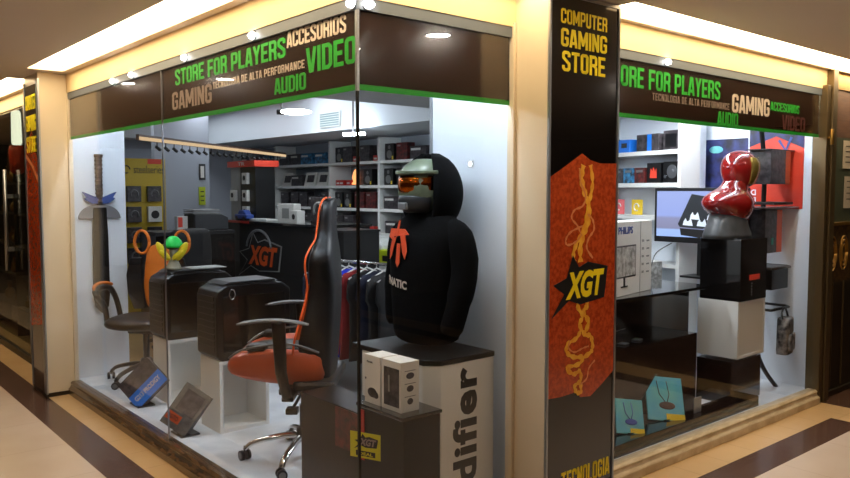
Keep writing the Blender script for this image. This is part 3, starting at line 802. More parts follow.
# figure: stone stand with green dome and yellow petals
fp = at(175, 271, 'z', 1.01)
t = thing('figure_stand', 'pale flared stand holding a green dome between yellow petals', 'figurine', (.40, 2.80, 1.006))
B().lathe([(.058, 0), (.05, .015), (.034, .05), (.026, .10), (.03, .14), (.02, .15)]).obj('stem', 'stone', t)
B().lathe([(.066, .15), (.07, .165), (.055, .2), (.03, .225), (.008, .23)], n=10).obj('dome', 'green_cap', t)
B().cyl((0, 0, .14), (0, 0, .155), .035, .06).obj('collar', 'wood_brown', t)
v_ = Vector((math.sin(AZ), -math.cos(AZ), 0))
for sg in (-1, 1):
    mx = Matrix.Rotation(AZ-PI/2, 4, 'Z') @ Matrix.Translation((sg*.068, -.03, .125)) @ Matrix.Rotation(sg*R(30), 4, 'Y')
    B().ball((0, 0, 0), (.027, .016, .075), mx=mx).obj('petal', 'petal_yellow', t)
    mx = Matrix.Rotation(AZ-PI/2, 4, 'Z') @ Matrix.Translation((sg*.045, -.045, .10)) @ Matrix.Rotation(sg*R(50), 4, 'Y')
    B().ball((0, 0, 0), (.022, .014, .05), mx=mx).obj('petal', 'petal_yellow', t)

# ------------------------------------------------------------------ leaning boxes on small stands
def leaning(lab, c, rz, roll, tilt, w, h, d, face, strip=None, txt=None, label2=None):
    t = thing('keyboard_box', lab, 'box', c)
    mx = Matrix.Rotation(rz, 4, 'Z') @ Matrix.Rotation(tilt, 4, 'X') @ Matrix.Rotation(roll, 4, 'Y')
    base = t
    def add(o): o.matrix_local = Matrix.Translation((0, 0, .03+.5*h*math.cos(tilt))) @ mx; return o
    add(box('carton', face, base, -w/2, w/2, 0, d, -h/2, h/2, .002))
    add(box('side_band', 'black_plastic', base, -w/2-.001, w/2+.001, .001, d+.001, -h/2-.001, -h/2+.03))
    if strip:
        x0, x1, z0, z1, m_ = strip; s_ = add(box('colour_band', m_, base, x0, x1, -.002, 0, z0, z1))
    if txt:
        s, x0, x1, z0, z1, m_, vert = txt; add(text('lettering', s, x0, x1, z0, z1, -.0025, m_, base, bold=.02, vertical=vert))
    return t, add
p = at(143, 405, 'z', Z0)
t, add = leaning('dark box with blue band standing tilted on the white floor', (p.x, p.y, Z0), R(-48), R(40), R(-22), .23, .27, .05, 'photo_dark', (.01, .117, -.136, .136, 'blue_box'), ('G213 PRODIGY', .04, .075, -.11, .11, 't_white', True))
B().box(-.06, .06, -.07, .09, 0, .012).box(-.03, .03, .05, .06, .0, .14).obj('stand', 'black_gloss', t, .003)
p = at(186, 434, 'z', Z0)
t, add = leaning('grey picture box with orange label tilted on a black stand', (p.x, p.y, Z0), R(-46), R(29), R(-25), .19, .27, .04, 'photo_mid', (-.085, .015, -.10, -.05, 'orange_box'))
add(box('picture', 'photo_dark', t, -.06, .075, -.003, 0, -.03, .11))
add(text('lettering', 'XGTO', -.075, 0, -.088, -.062, -.003, 't_black', t, bold=.02))
B().box(-.06, .06, -.07, .09, 0, .012).box(-.03, .03, .05, .06, .0, .13).obj('stand', 'black_gloss', t, .003)

# ------------------------------------------------------------------ black plinth by the corner
bk_ = thing('display_plinth', 'low black display plinth at the glass corner under the white boxes', 'plinth', (.24, 0, 0), 0)
B().box(.0, .20, .342, .84, Z0, .56).obj('body', 'black_top', bk_, .004)
B().box(0.0, .20, .02, .34, Z0, .60).obj('front_body', 'black_top', bk_, .004)
B().box(-.015, .205, .012, .345, .60, .615).obj('top_edge', 'black_gloss', bk_, .003)
box('red_window', 'photo_red', bk_, -.003, 0, .345, .53, .37, .555)
box('red_strip', 'red', bk_, -.004, 0, .30, .325, .36, .585)
# yellow card
p = at(368, 445, 'x', .17)
t = thing('price_card', 'yellow card with black emblem hanging near the glass corner', 'card', (.155, p.y, p.z), R(-68))
box('card', 'card_yellow', t, -.075, .075, 0, .002, -.055, .055)
xgt(t, (-.055, -.015), .12, .065, -.001, 't_black', 't_grey')
box('black_tab', 't_black', t, -.045, .05, -.002, 0, -.045, -.024)
text('lettering', 'IDEAL', -.035, .04, -.041, -.028, -.0025, 'card_yellow', t, bold=.02)
# white headphone boxes
def hp_box(lab, y, w, kind):
    t = thing('headphone_box', lab, 'box', (.265, y, .615), LF)
    h = .215
    box('carton', 'white_card', t, 0, w, 0, .10, 0, h, .002)
    if kind == 1:
        B().box(.02, .08, -.0015, 0, .04, .075).obj('lid_line', 'grey_card', t) if False else None
        text('lettering', 'Microlab', .02, .06, h-.035, h-.025, -.0005, 'grey_rim', t, bold=.0)
        pic = B(); pic.ball((w*.5, -.0005, .05), (.035, .002, .022)); pic.ball((w*.72, -.0005, .043), (.02, .002, .016)); pic.obj('earphone_picture', 'photo_dark', t)
        B().cyl((w*.08, -.001, h*.5), (w*.08, 0, h*.5), .005).obj('dot', 't_black', t)
    else:
        w_ = box('window_print', 'photo_dark', t, .018, w-.012, -.0015, 0, .02, h-.03)
        box('headset_glint', 'grey_card', w_, .05, .06, -.003, -.0015, .08, .15)
        # the side with three small pictures
        for k in range(3):
            B().ball((w+.0005, .05, h-.06-.055*k), (.0015, .022-.003*k, .014)).obj('side_picture', 'photo_dark', t)
            box('side_line', 'grey_rim', t, w, w+.0008, .02, .08, h-.04-.055*k, h-.037-.055*k)
    return t
hp_box('white earphone box, left one of the pair near the glass corner', .332, .115, 1)
hp_box('white headphone box with dark window, right one of the pair', .207, .135, 2)
tag(B().lathe([(.004, 0), (.03, .004), (.035, .012), (.02, .016)]).obj('silver_disc', 'steel'), 'small silver disc lying on the black plinth', 'disc').location = (.40, .46, .561)

# ------------------------------------------------------------------ edifier stand and dressed mannequin
es = thing('brand_stand', 'white counter stand with black upright lettering beside the pillar', 'stand', (0, 0, 0))
outl = [(.455, .16), (.515, .10), (.845, .10), (.845, .62), (.455, .62)]
def poly_z(poly, z0, z1): return [[Vector((a, b, z0)) for a, b in poly], [Vector((a, b, z1)) for a, b in poly]]
B().loft(poly_z(outl, Z0, .775), True, False).obj('body', 'white_lam', es, .004)
B().loft(poly_z([(.452, .157), (.513, .097), (.848, .097), (.848, .70), (.452, .70)], .775, .80), True, False)  .obj('top_board', 'black_top', es, .004)
text('lettering', 'edifier', .585, .735, .09, .75, .10, 't_black', es, bold=.035, vertical=True, spacing=1.08)
mq = thing('dressed_mannequin', 'black hooded sweatshirt on a bust with grey green helmet', 'mannequin', (.70, .415, .806), R(-90))
def ell(cx, cy, z, a, b, n=24, pw=2.3):
    out = []
    for j in range(n):
        q = 2*PI*j/n; c, s = math.cos(q), math.sin(q)
        out.append((cx+a*math.copysign(abs(c)**(2/pw), c), cy+b*math.copysign(abs(s)**(2/pw), s), z))
    return out
tor = [(0, .165, .125, 0), (.06, .185, .14, 0), (.14, .19, .145, 0), (.3, .20, .15, 0), (.42, .215, .15, 0), (.5, .222, .14, .0), (.56, .215, .12, .01), (.61, .17, .10, .015), (.645, .10, .085, .02), (.66, .07, .075, .02)]
B().loft([ell(0, y, z, a, b) for z, a, b, y in tor]).obj('sweatshirt', 'hoodie', mq, subd=1)
for sg in (-1, 1):
    B().tube(smoothpts([(sg*.13, .02, .575), (sg*.205, .02, .53), (sg*.245, .02, .38), (sg*.235, -.01, .22), (sg*.20, -.03, .08)], 4), [.035, .045, .055, .06]+[.068]*4+[.062]*4+[.055]*4+[.045], 14).obj('sleeve', 'hoodie', mq)
# hood: outer and inner shell, open at the front
def hood(z0):
    bb = B(); n = 18
    def sh(k): 
        rings = []
        for i in range(n+1):
            ph = -1.0+ (PI+2.0)*i/n - PI/2 + PI/2   # around from front-left to front-right via back
        return rings
    rows = []
    for i in range(13):
        v = i/12; z = z0+.30*v
        rad = math.sin(PI*min(1, (.30+.70*v)))**.5 if v < 1 else 0
        w = .138*math.sqrt(max(0, 1-((v-.42)/.60)**2)) ; dpt = .15*math.sqrt(max(0, 1-((v-.40)/.62)**2))
        row = []
        for j in range(n+1):
            a = R(-65)+(2*PI-R(50))*j/n
            a = R(-34)+(R(248))*j/n
            row.append(Vector((w*math.cos(a), .02+dpt*math.sin(a)*(1 if math.sin(a) > 0 else .95), z)))
        rows.append(row)
    bb.loft(rows, False, True, closed=False)
    return bb
hd = hood(.61).obj('hood', 'hoodie', mq)
sd = hd.modifiers.new('solid', 'SOLIDIFY'); sd.thickness = .016; sd.offset = 1
# helmet
hm = B(); rows = []
for i in range(1, 14):
    v = i/14; th = PI*v
    z = .765-.135*math.cos(th); w = .112*math.sin(th)**.75; dp = .135*math.sin(th)**.75
    rows.append(ell(0, -.01, z, w, dp, 24, 2.5))
he = hm.loft(rows).obj('helmet', 'helm_green', mq)
brim = B(); 
brim.loft([[(.128*math.cos(a), -.01+.155*math.sin(a), z) for a in [R(-170)+R(160)*j/16 for j in range(17)]]+[(.10*math.cos(a), -.01+.12*math.sin(a), z) for a in [R(-10)-R(160)*j/16 for j in range(17)]] for z in (.822, .84)], True, False)
brim.obj('helmet_brim', 'helm_green', mq, .004)
vis = B(); rows = []
for k, z in enumerate((.735, .75, .775, .80, .815)):
    rr_ = (.118, .124, .127, .124, .118)[k]
    rows.append([(rr_*math.cos(a)*.93, -.012+rr_*1.12*math.sin(a), z) for a in [R(-165)+R(150)*j/16 for j in range(17)]]+[(rr_*math.cos(a)*.75, -.012+rr_*.95*math.sin(a), z) for a in [R(-15)-R(150)*j/16 for j in range(17)]])
vis.loft(rows).obj('visor', 'visor_gold', mq)
rows = []
for z, rr_ in ((.64, .085), (.66, .112), (.70, .122), (.722, .118)):
    rows.append([(rr_*math.cos(a)*.9, -.015+rr_*1.15*math.sin(a), z) for a in [R(-160)+R(140)*j/12 for j in range(13)]]+[(rr_*math.cos(a)*.7, -.012+rr_*.8*math.sin(a), z) for a in [R(-20)-R(140)*j/12 for j in range(13)]])
B().loft(rows).obj('chin_guard', 'helm_dark', mq, .003)
B().box(-.03, .03, -.158, -.14, .655, .69).obj('chin_vent', 'grey_rim', mq, .006)
# shirt print on the chest: emblem and words wrapped on the torso
def wrap(o, zc=0):
    for v_ in o.data.vertices:
        x, y, z = v_.co; a = .205; b = .149
        u = max(-.98, min(.98, x/a)); f = b*(1-abs(u)**2.3)**(1/2.3)
        v_.co = (x, -f+y, z)
def emblem(parent, cx, z0, s):
    fr = [[(-.45, .78), (-.30, 1.0), (.35, 1.0), (.5, .86), (-.12, .80), (-.22, .70)],
          [(-.22, .74), (.0, .8), (-.28, .30), (-.44, .18), (-.40, .42)],
          [(.02, .62), (.16, .62), (.12, .12), (.02, 0), (-.06, .12)],
          [(.16, .84), (.36, .86), (.42, .42), (.34, .22), (.24, .40)],
          [(-.05, .80), (.05, .8), (.18, 1.22), (.12, 1.22)]]
    for f in fr:
        bb = B(); k = len(f); pts = []
        for i in range(k):
            a_, b_ = Vector(f[i]), Vector(f[(i+1) % k])
            for q in range(4): w_ = a_.lerp(b_, q/4); pts.append((cx+w_.x*s, z0+w_.y*s))
        bb.prism(pts, -.003, -.006); o = bb.obj('chest_emblem', 'fn_orange', parent); wrap(o)
emblem(mq, -.045, .38, .185)
o = text('chest_lettering', 'FNATIC', -.15, .03, .295, .335, -.004, 't_white', mq, bold=.03, slant=-.1); wrap(o)

# light switch on the white panel
t = thing('wall_socket', 'small bright white square fitting on the white side panel', 'socket', (.95, at(471, 164, 'x', .95).y, at(471, 164, 'x', .95).z), LF)
box('plate', 'white_lam', t, -.018, .018, -.006, 0, -.018, .018, .002)
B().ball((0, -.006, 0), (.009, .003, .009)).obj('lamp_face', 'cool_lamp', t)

# ------------------------------------------------------------------ clothes rack
cr = thing('clothes_rack', 'silver garment rail holding sports jerseys behind the gaming chair', 'rack', at(356, 262, 'x', 1.75), 0)
cp = cr.location.copy(); dir_ = R(50)
cr.rotation_euler = (0, 0, R(100))
cr.location = (cp.x, cp.y, .02); zr = cp.z-.02
B().cyl((-.55, 0, zr), (.45, 0, zr), .012).obj('rail', 'chrome', cr)
for x in (-.53, .43):
    B().cyl((x, 0, 0), (x, 0, zr), .014).obj('upright', 'chrome', cr)
    B().cyl((x, -.22, .02), (x, .22, .02), .014).obj('foot', 'chrome', cr)
jers = [('navy', 'dark navy jersey on the rail'), ('black_matte', 'black jersey on the rail'), ('black_matte', 'black jersey on the rail'), ('blue_cloth', 'bright blue jersey on the rail'), ('red_cloth', 'dark red jersey on the rail'), ('shirt', 'black jersey with white side line on the rail'), ('navy', 'dark navy jersey on the rail'), ('black_matte', 'black jersey on the rail'), ('shirt', 'black jersey on the rail')]
n_ = len(jers)
for k, (m_, lab) in enumerate(jers):
    xk = .38-k*.10
    loc = cr.matrix_basis @ Vector((xk, 0, 0))
    loc = Matrix.Rotation(R(100), 4, 'Z') @ Vector((xk, 0, 0)) + cr.location
    sd_ = ['at the left end', 'second from the left end', 'just left of the blue one', 'left of the red one', 'just right of the blue one', 'at the middle', 'beyond the middle', 'second from the right end', 'at the right end'][k]
    t = thing('jersey', lab+', '+sd_, 'jersey', loc, R(100))
    rows = []
    for z, w, d in ((zr-.06, .05, .025), (zr-.08, .16, .03), (zr-.12, .22, .035), (zr-.25, .235, .035), (zr-.30, .2, .035), (zr-.5, .20, .035), (zr-.74, .21, .03)):
        rows.append([(d*math.cos(a), w*math.sin(a)*(1 if abs(math.sin(a)) < .9 else .97), z) for a in [2*PI*j/16 for j in range(16)]])
    B().loft(rows).obj('cloth', m_, t)
    hg = B().tube([(0, -.2, zr-.11), (0, 0, zr-.035), (0, .2, zr-.11)], .007, 6).tube([(0, 0, zr-.035), (0, 0, zr-.012)], .003, 6).obj('hanger', 'white_lam', t)
    if k == 5: B().tube([(.036, -.15, zr-.2), (.036, -.17, zr-.7)], .008, 6).obj('side_line', 't_white', t)
    if k == 4: B().tube([(.036, .12, zr-.15), (.036, .19, zr-.7)], .01, 6).obj('side_line', 'red_bright', t)

# ------------------------------------------------------------------ counter with emblem
X0 = 2.4
ct = thing('sales_counter', 'black sales counter with orange emblem deep in the shop', 'counter', (X0, 6.25, .02), LF)
box('front_panel', 'black_matte', ct, 0, 2.2, 0, .03, 0, 1.16)
box('side_panel', 'black_matte', ct, 2.17, 2.2, .03, .6, 0, 1.16); box('side_panel', 'black_matte', ct, 0, .03, .03, .6, 0, 1.16)
box('top_board', 'black_gloss', ct, -.02, 2.22, -.03, .62, 1.16, 1.19, .003)
box('red_edge', 'red', ct, -.02, .75, -.036, -.03, 1.162, 1.188)
lg = at(240, 272, 'x', X0); lh = at(281, 236, 'x', X0)
lx0 = 6.25-lg.y; lx1 = 6.25-lh.y
hh = lh.z-lg.z
B().tube([(lx0+.5*(lx1-lx0)+.30*(lx1-lx0)*math.cos(a), -.01, lg.z+.55*hh+.50*hh*math.sin(a)) for a in [R(10)+R(160)*j/14 for j in range(15)]], .014, 6).obj('emblem_arc', 'grey_rim', ct)
xgt(ct, (lx0, lg.z-.02), lx1-lx0, hh*1.0, -.006, 'black_matte', 'orange_box', 'grey_card')
# product tower on the counter
t = thing('product_tower', 'white and black product tower with red cap on the counter', 'display tower', (X0+.1, 6.2, 1.21), LF)
box('column', 'black_plastic', t, .25, .62, 0, .25, 0, .62); box('side_column', 'grey_card', t, 0, .25, 0, .25, 0, .62)
cap = box('red_cap', 'red_bright', t, -.03, .66, -.03, .28, .62, .69)
text('lettering', 'TR', .25, .42, .635, .675, -.031, 't_white', t, bold=.02)
for k, (x, z) in enumerate([(.36, .42), (.36, .22), (.36, .03), (.05, .22)]):
    bb = B().box(x, x+.12, -.04, 0, z, z+.13).obj('small_product', 'white_card', t, .003)
    B().cyl((x+.06, -.044, z+.07), (x+.06, -.04, z+.07), .03).obj('round_picture', 't_black', bb)
# things on the counter
def put_box(name, lab, cat, m_, loc, rz, w, d, h, extra=None, g=None):
    t = thing(name, lab, cat, loc, rz, g); box('carton', m_, t, -w/2, w/2, -d/2, d/2, 0, h, .004)
    if extra: extra(t)
    return t
def round_print(x, z, r, y, m_='t_black'):
    return lambda t: B().cyl((x, y-.002, z), (x, y, z), r).obj('round_print', m_, t)
put_box('white_box', 'white carton standing on the counter, left one', 'box', 'white_card', (X0+.2, 5.0, 1.21), LF+.15, .28, .1, .20, lambda t: box('picture', 'grey_card', t, -.06, .06, -.052, -.05, .04, .15))
put_box('white_box', 'small white carton with black dot on the counter', 'box', 'white_card', (X0+.15, 4.74, 1.21), LF, .14, .1, .13, round_print(0, .065, .03, -.05))
put_box('headset_box', 'black box with grey headset picture standing at the back of the counter', 'box', 'photo_dark', (X0+.4, 4.62, 1.21), LF, .36, .1, .27, lambda t: B().tube([(.1*math.cos(a), -.052, .13+.08*math.sin(a)) for a in [R(-30)+R(240)*j/12 for j in range(13)]], .02, 6).obj('headset_picture', 'grey_card', t))
tag(box('keyboard', 'white_lam', None, X0+.05, X0+.2, 5.25, 5.65, 1.21, 1.235, .005), 'flat white keyboard lying on the counter', 'keyboard')
t = thing('figurine', 'blue and grey toy vehicle in front of the product tower', 'toy', (X0+.04, 5.75, 1.21), LF)
B().box(-.15, .15, -.05, .05, .02, .07).prism([(-.1, .07), (-.05, .12), (.06, .12), (.12, .07)], -.04, .04).obj('body', 'guard_blue', t, .012)
for x in (-.09, .09): B().cyl((x, -.055, .025), (x, .055, .025), .025).obj('wheel', 't_black', t)
# small dark side table with lamp between counter and chair
t = thing('door_panel', 'dark cabinet with small white sticker beside the counter', 'cabinet', (2.2, 3.85, .02), LF)
box('body', 'black_matte', t, 0, .5, 0, .4, 0, 1.15); box('top_board', 'black_plastic', t, -.01, .51, -.01, .41, 1.15, 1.17)
box('sticker', 't_white', t, .08, .11, -.002, 0, .86, .91)

# ------------------------------------------------------------------ back shelving
SX = 3.85
sh = thing('wall_shelving', 'long white wall shelving full of boxes at the back of the shop', 'shelving', (SX, 8.9, 0), LF)
LV = [.45, .75, 1.04, 1.335, 1.62, 1.915]
for z in LV: box('shelf', 'white_lam', sh, 0, 7.1, 0, .33, z-.035, z)
for y in (8.9, 7.55, 6.13, 5.05, 3.9, 2.7, 1.83):
    x = 8.9-y; box('upright', 'white_lam', sh, x, x+.04, .0, .33, .02, 2.2)
box('back_panel', 'wall_grey', sh, 0, 7.1, .33, .345, .02, 2.2)
protos = {}
def proto(kind, label, build, cat):
    t = thing(kind, label, cat, (0, 0, 0), LF, None); build(t); protos[label] = t; return t
def b_dark(m_):
    def f(t): box('carton', m_, t, -.1, .1, 0, .12, 0, .2, .003); box('logo_patch', 'grey_card', t, -.08, -.02, -.001, 0, .155, .175)
    return f
def b_speaker(t):
    box('cabinet', 'black_plastic', t, -.085, .085, 0, .15, 0, .2, .005)
    B().cyl((0, -.003, .07), (0, 0, .07), .05).obj('woofer', 'grey_rim', t); B().cyl((0, -.003, .155), (0, 0, .155), .022).obj('tweeter', 'grey_rim', t)
    box('price_tag', 'yellow', t, .05, .075, -.003, 0, .01, .05)
def b_tablet(t):
    mx = Matrix.Rotation(R(-14), 4, 'X')
    o = box('carton', 'white_card', t, -.13, .13, 0, .05, 0, .19, .003, mx=mx); box('dark_picture', 'photo_dark', t, -.07, .10, -.003, 0, .05, .15, 0, mx=mx)
def b_case(m_):
    def f(t): box('carton', m_, t, -.14, .14, 0, .2, 0, .15, .003); box('white_stripe', 'white_card', t, -.12, .05, -.001, 0, .10, .125)
    return f
def b_red(t): box('carton', 'red', t, -.05, .05, 0, .15, 0, .07, .003); box('spine_label', 'white_card', t, -.03, .03, -.001, 0, .02, .04)
P_ = [proto('product_box', 'dark picture carton', b_dark('photo_dark'), 'box'), proto('product_box', 'dark red carton', b_dark('photo_red'), 'box'), proto('product_box', 'teal printed carton', b_case('photo_blue'), 'box'),
      proto('speaker', 'black speaker with yellow tag', b_speaker, 'speaker'), proto('tablet_box', 'white carton with dark picture leaning back', b_tablet, 'box'), proto('product_box', 'long dark carton with white stripe', b_case('photo_dark'), 'box'), proto('product_box', 'small red carton', b_red, 'box')]
names = ['lowest visible', 'second', 'third', 'fourth', 'fifth', 'top']
seqs = {5: [5, 2, 5, 2, 0, 6, 1, 5], 4: [4, 4, 4, 4, 6, 3, 3, 3], 3: [0, 3, 0, 5, 3, 1, 3, 3], 2: [0, 1, 5, 3, 0, 6, 4, 3], 1: [4, 0, 4, 5, 2, 0, 4, 0]}
first = set()
for lv, sq in seqs.items():
    y = 8.7; k = 0
    while y > 3.95:
        kind = sq[min(int((8.7-y)/4.8*8), 7)]
        if random.random() < .2: kind = random.choice([0, 3, 5])
        pr0 = P_[kind]
        w = [.2, .2, .28, .18, .27, .28, .1][kind]
        if all(abs(y-w/2-c_) > w/2+.04 for c_ in (8.86, 7.53, 6.11, 5.03, 3.88)):
            base = [q for q in protos if protos[q] is pr0][0]
            sec = 'left' if y > 6.13 else 'right'
            loc = (SX+.03+random.uniform(0, .03), y-w/2, LV[lv])
            g = base+'s, %s shelf %s bay' % (names[lv], sec)
            lab = '%s on the %s back shelf, %s bay' % (base, names[lv], sec)
            if kind not in first:
                first.add(kind); pr0.location = loc; o = pr0
            else: o = dup(pr0, loc)
            o['label'] = lab; o['group'] = g
            y -= w+random.uniform(.015, .06)
        else: y -= .03
        k += 1
# glowing orange item on the fourth shelf
t = thing('lit_figure', 'small glowing orange figure on the fourth back shelf', 'figurine', (SX-.02+.06, at(353, 178, 'x', SX).y, LV[4]))
B().lathe([(.045, 0), (.05, .02), (.03, .05), (.045, .1), (.03, .16), (.01, .2)]).obj('body', 'orange_glow', t) ; B().lathe([(.05, -.0), (.055, .01)]).obj('base', 'black_plastic', t)
# white printer area under shelves
t = thing('label_printer', 'white box printer with yellow carton beside it on a low bench', 'printer', (3.35, 4.55, .75), LF)
B().prism([(-.25, 0), (.25, 0), (.25, .2), (.1, .28), (-.25, .28)], 0, .35).obj('housing', 'white_lam', t, .02); box('paper_slot', 'black_plastic', t, -.15, .15, -.003, 0, .14, .17)
t = thing('service_bench', 'white low bench in front of the back shelving', 'bench', (3.25, 5.3, .02), LF)
box('top_board', 'white_lam', t, 0, 1.4, 0, .5, .69, .73, .003)
for x in (.02, 1.33): box('leg', 'white_lam', t, x, x+.05, .02, .48, 0, .69)
put_box('yellow_box', 'olive yellow carton on the low bench', 'box', 'lime', (3.4, 4.15, .75), LF, .3, .2, .16, lambda t: box('label_patch', 't_black', t, -.08, .08, -.102, -.1, .04, .1))

# ------------------------------------------------------------------ far wall display of headsets
yy = 7.0
a = at(122, 158, 'y', yy); b = at(165, 158, 'y', yy)
ss = thing('headset_display', 'yellow wall display hung with dark headset packs at the far end', 'display', (1.0, yy, 0), 0)
W = b.x-1.0
box('panel', 'ss_yellow', ss, 0, W, 0, .04, .02, a.z-.0)
p = at(126, 168, 'y', yy); q = at(161, 166, 'y', yy)
text('lettering', 'steelseries', p.x+.09-1.0, W-.02, 1.765, 1.86, -.001, 't_black', ss, bold=.0)
B().tube([(p.x-1.0+.0+.045*math.cos(a_), -.004, 1.81+.045*math.sin(a_)) for a_ in [R(300)*j/12 for j in range(13)]], .008, 6).obj('emblem', 't_black', ss)
box('orange_patch', 'red_bright', ss, W-.22, W-.05, -.002, 0, 1.88, 1.94)
for r_ in range(5):
    for c_ in range(4 if r_ < 5 else 3):
        x = W-.16-c_*.25; z = 1.42-r_*.25
        if r_ == 0 and c_ == 0: m_ = 'photo_dark'
        t = thing('headset_pack', 'dark headset pack hung on the yellow wall display', 'box', (1.0+x, yy-.01, z), 0, 'headset packs on the yellow display')
        box('pack', 'white_card' if (r_, c_) == (1, 0) else 'photo_dark', t, -.085, .085, -.05, 0, 0, .19, .004)
        if (r_, c_) == (1, 0): t['label'] = 'white headset pack hung on the yellow wall display'; del t['group']; B().cyl((0, -.054, .09), (0, -.05, .09), .05).obj('round_picture', 't_black', t)
        else: B().tube([(.045*math.cos(a_), -.053, .09+.05*math.sin(a_)) for a_ in [R(-30)+R(240)*j/10 for j in range(11)]], .01, 6).obj('headset_picture', 'grey_rim', t)
wbox('wall_partition', 'wall_dim', 1.0+W+.0, 2.75, 7.35, 7.45, 0, 2.62)
yw = 7.34
def wall_card(lab, name, cat, x0, x1, y0, y1, m_, frame=None):
    A_ = at(x0, y1, 'y', yw); B_ = at(x1, y0, 'y', yw)
    t = thing(name, lab, cat, (A_.x, yw, A_.z))
    if frame: box('frame', frame, t, 0, B_.x-A_.x, -.01, 0, 0, B_.z-A_.z); box('sheet', m_, t, .02, B_.x-A_.x-.02, -.013, -.01, .03, B_.z-A_.z-.03)
    else:
        box('sheet', m_, t, 0, B_.x-A_.x, -.01, 0, 0, B_.z-A_.z)
        for k in range(3): box('printed_line', 't_black', t, .02, B_.x-A_.x-.02, -.012, -.01, .05+k*.06, .065+k*.06)
wall_card('small framed certificate on the far white wall', 'framed_sheet', 'frame', 199, 205, 164, 180, 'white_card', 'helm_dark')
wall_card('yellow green notice below the framed certificate', 'notice_sheet', 'notice', 199, 205, 187, 205, 'lime')
# service desk in the middle distance
t = thing('office_desk', 'dark desk with papers and a printer far inside the shop', 'desk', (1.35, 5.6, .02), 0)
box('top_board', 'black_plastic', t, 0, .9, 0, .5, 1.05, 1.09, .003); box('front_panel', 'brown_black', t, 0, .9, 0.02, .04, 0, 1.05)
box('side_panel', 'brown_black', t, 0.0, .03, .04, .5, 0, 1.05); box('side_panel', 'brown_black', t, .87, .9, .04, .5, 0, 1.05)
t = thing('desk_printer', 'dark printer on the far desk with grey paper trays', 'printer', (2.02, 5.85, 1.11), 0)
B().prism([(-.2, 0), (.2, 0), (.2, .14), (.12, .18), (-.2, .18)], -.15, .15).obj('housing', 'helm_dark', t, .012)
for k in range(3): box('paper_tray', 'grey_card', t, -.22, .1, -.16, .12, .185+k*.02, .193+k*.02)
t = thing('desk_items', 'red and white carton standing on the far desk', 'box', (1.72, 5.8, 1.11), 0)
box('carton', 'white_card', t, -.06, .06, 0, .08, 0, .16, .003); box('red_patch', 'red_bright', t, -.05, 0.0, -.002, 0, .04, .15)
t = thing('armchair', 'black swivel armchair behind the black computer cases', 'armchair', (1.25, 4.95, .02), R(-150))
B().loft([ell(0, .22-.0*z, z, w, .07, 20, 3) for z, w in ((.5, .26), (.7, .31), (.95, .32), (1.12, .30), (1.17, .24))]).obj('backrest', 'black_matte', t, subd=1)
B().loft([ell(0, 0, z, .29, .27, 20, 3) for z in (.40, .42, .50, .53)]).obj('seat', 'black_leather', t, subd=1)
for sg in (-1, 1): B().box(sg*.31-.035, sg*.31+.035, -.22, .22, .5, .70).obj('armrest', 'black_leather', t, .02)
B().cyl((0, 0, .05), (0, 0, .4), .03).obj('stem', 'black_plastic', t)
for k in range(5): a_ = 2*PI*k/5; B().tube([(0, 0, .08), (.3*math.cos(a_), .3*math.sin(a_), .04)], .02).obj('leg', 'black_plastic', t)

# ------------------------------------------------------------------ right window: black stepped counter
sc_ = thing('stepped_counter', 'glossy dark brown stepped counter filling the right window', 'counter', (1.40, .03, 0))
box('tall_body', 'brown_black', sc_, 0, 1.80, .47, .95, Z0, .885); box('tall_top', 'black_gloss', sc_, -.02, 1.78, .28, .96, .885, .905, .003)
box('middle_body', 'brown_black', sc_, 0, 1.49, .22, .469, Z0, .62, .003)
box('low_step', 'brown_black', sc_, 0, 1.95, .02, .16, Z0, .16, .003)
# monitor carton
mb = thing('monitor_carton', 'white monitor carton with blue brand name on the dark counter', 'box', (2.20, .37, .906), R(10))
mh = .455
box('carton', 'white_card', mb, -.20, .46, 0, .15, 0, mh, .002)
# the front shows name, picture and small print
text('lettering', 'PHILIPS', -.03, .17, mh-.075, mh-.03, -.0005, 'blue_deep', mb, bold=.02)
pc = box('picture_frame', 'photo_dark', mb, -.10, .22, -.0015, 0, .11, .31)
box('picture', 'photo_grey', pc, -.09, .21, -.003, -.0015, .12, .30)
B().box(.05, .07, -.003, 0, .06, .11).box(.015, .105, -.003, 0, .052, .06).obj('picture_stand', 't_black', mb)
box('fold_line', 'grey_card', mb, .285, .288, -.0015, 0, 0, mh)
for k in range(5):
    box('icon', 'grey_card', mb, .31, .34, -.0015, 0, .12+.05*k, .135+.05*k); box('icon', 'grey_rim', mb, .38, .42, -.0015, 0, .12+.05*k, .13+.05*k)
# monitor
MX = 3.67
mt_ = at(655, 188, 'x', MX); mb_ = at(656, 240, 'x', MX); mr_ = at(747, 240, 'x', MX)
mo = thing('monitor', 'wide black monitor showing a pale blue picture of dark hardware', 'monitor', (MX, mt_.y, mb_.z-.01), LF)
mw = mt_.y-mr_.y; mhh = mt_.z-mb_.z+.01
box('bezel', 'black_plastic', mo, 0, mw, 0, .035, 0, mhh, .004)
scr = box('screen', 'screen', mo, .022, mw-.022, -.002, 0, .045, mhh-.025)
def sp2(x, y): v_ = at(x, y, 'x', MX); return (mt_.y-v_.y, v_.z-mb_.z+.01)
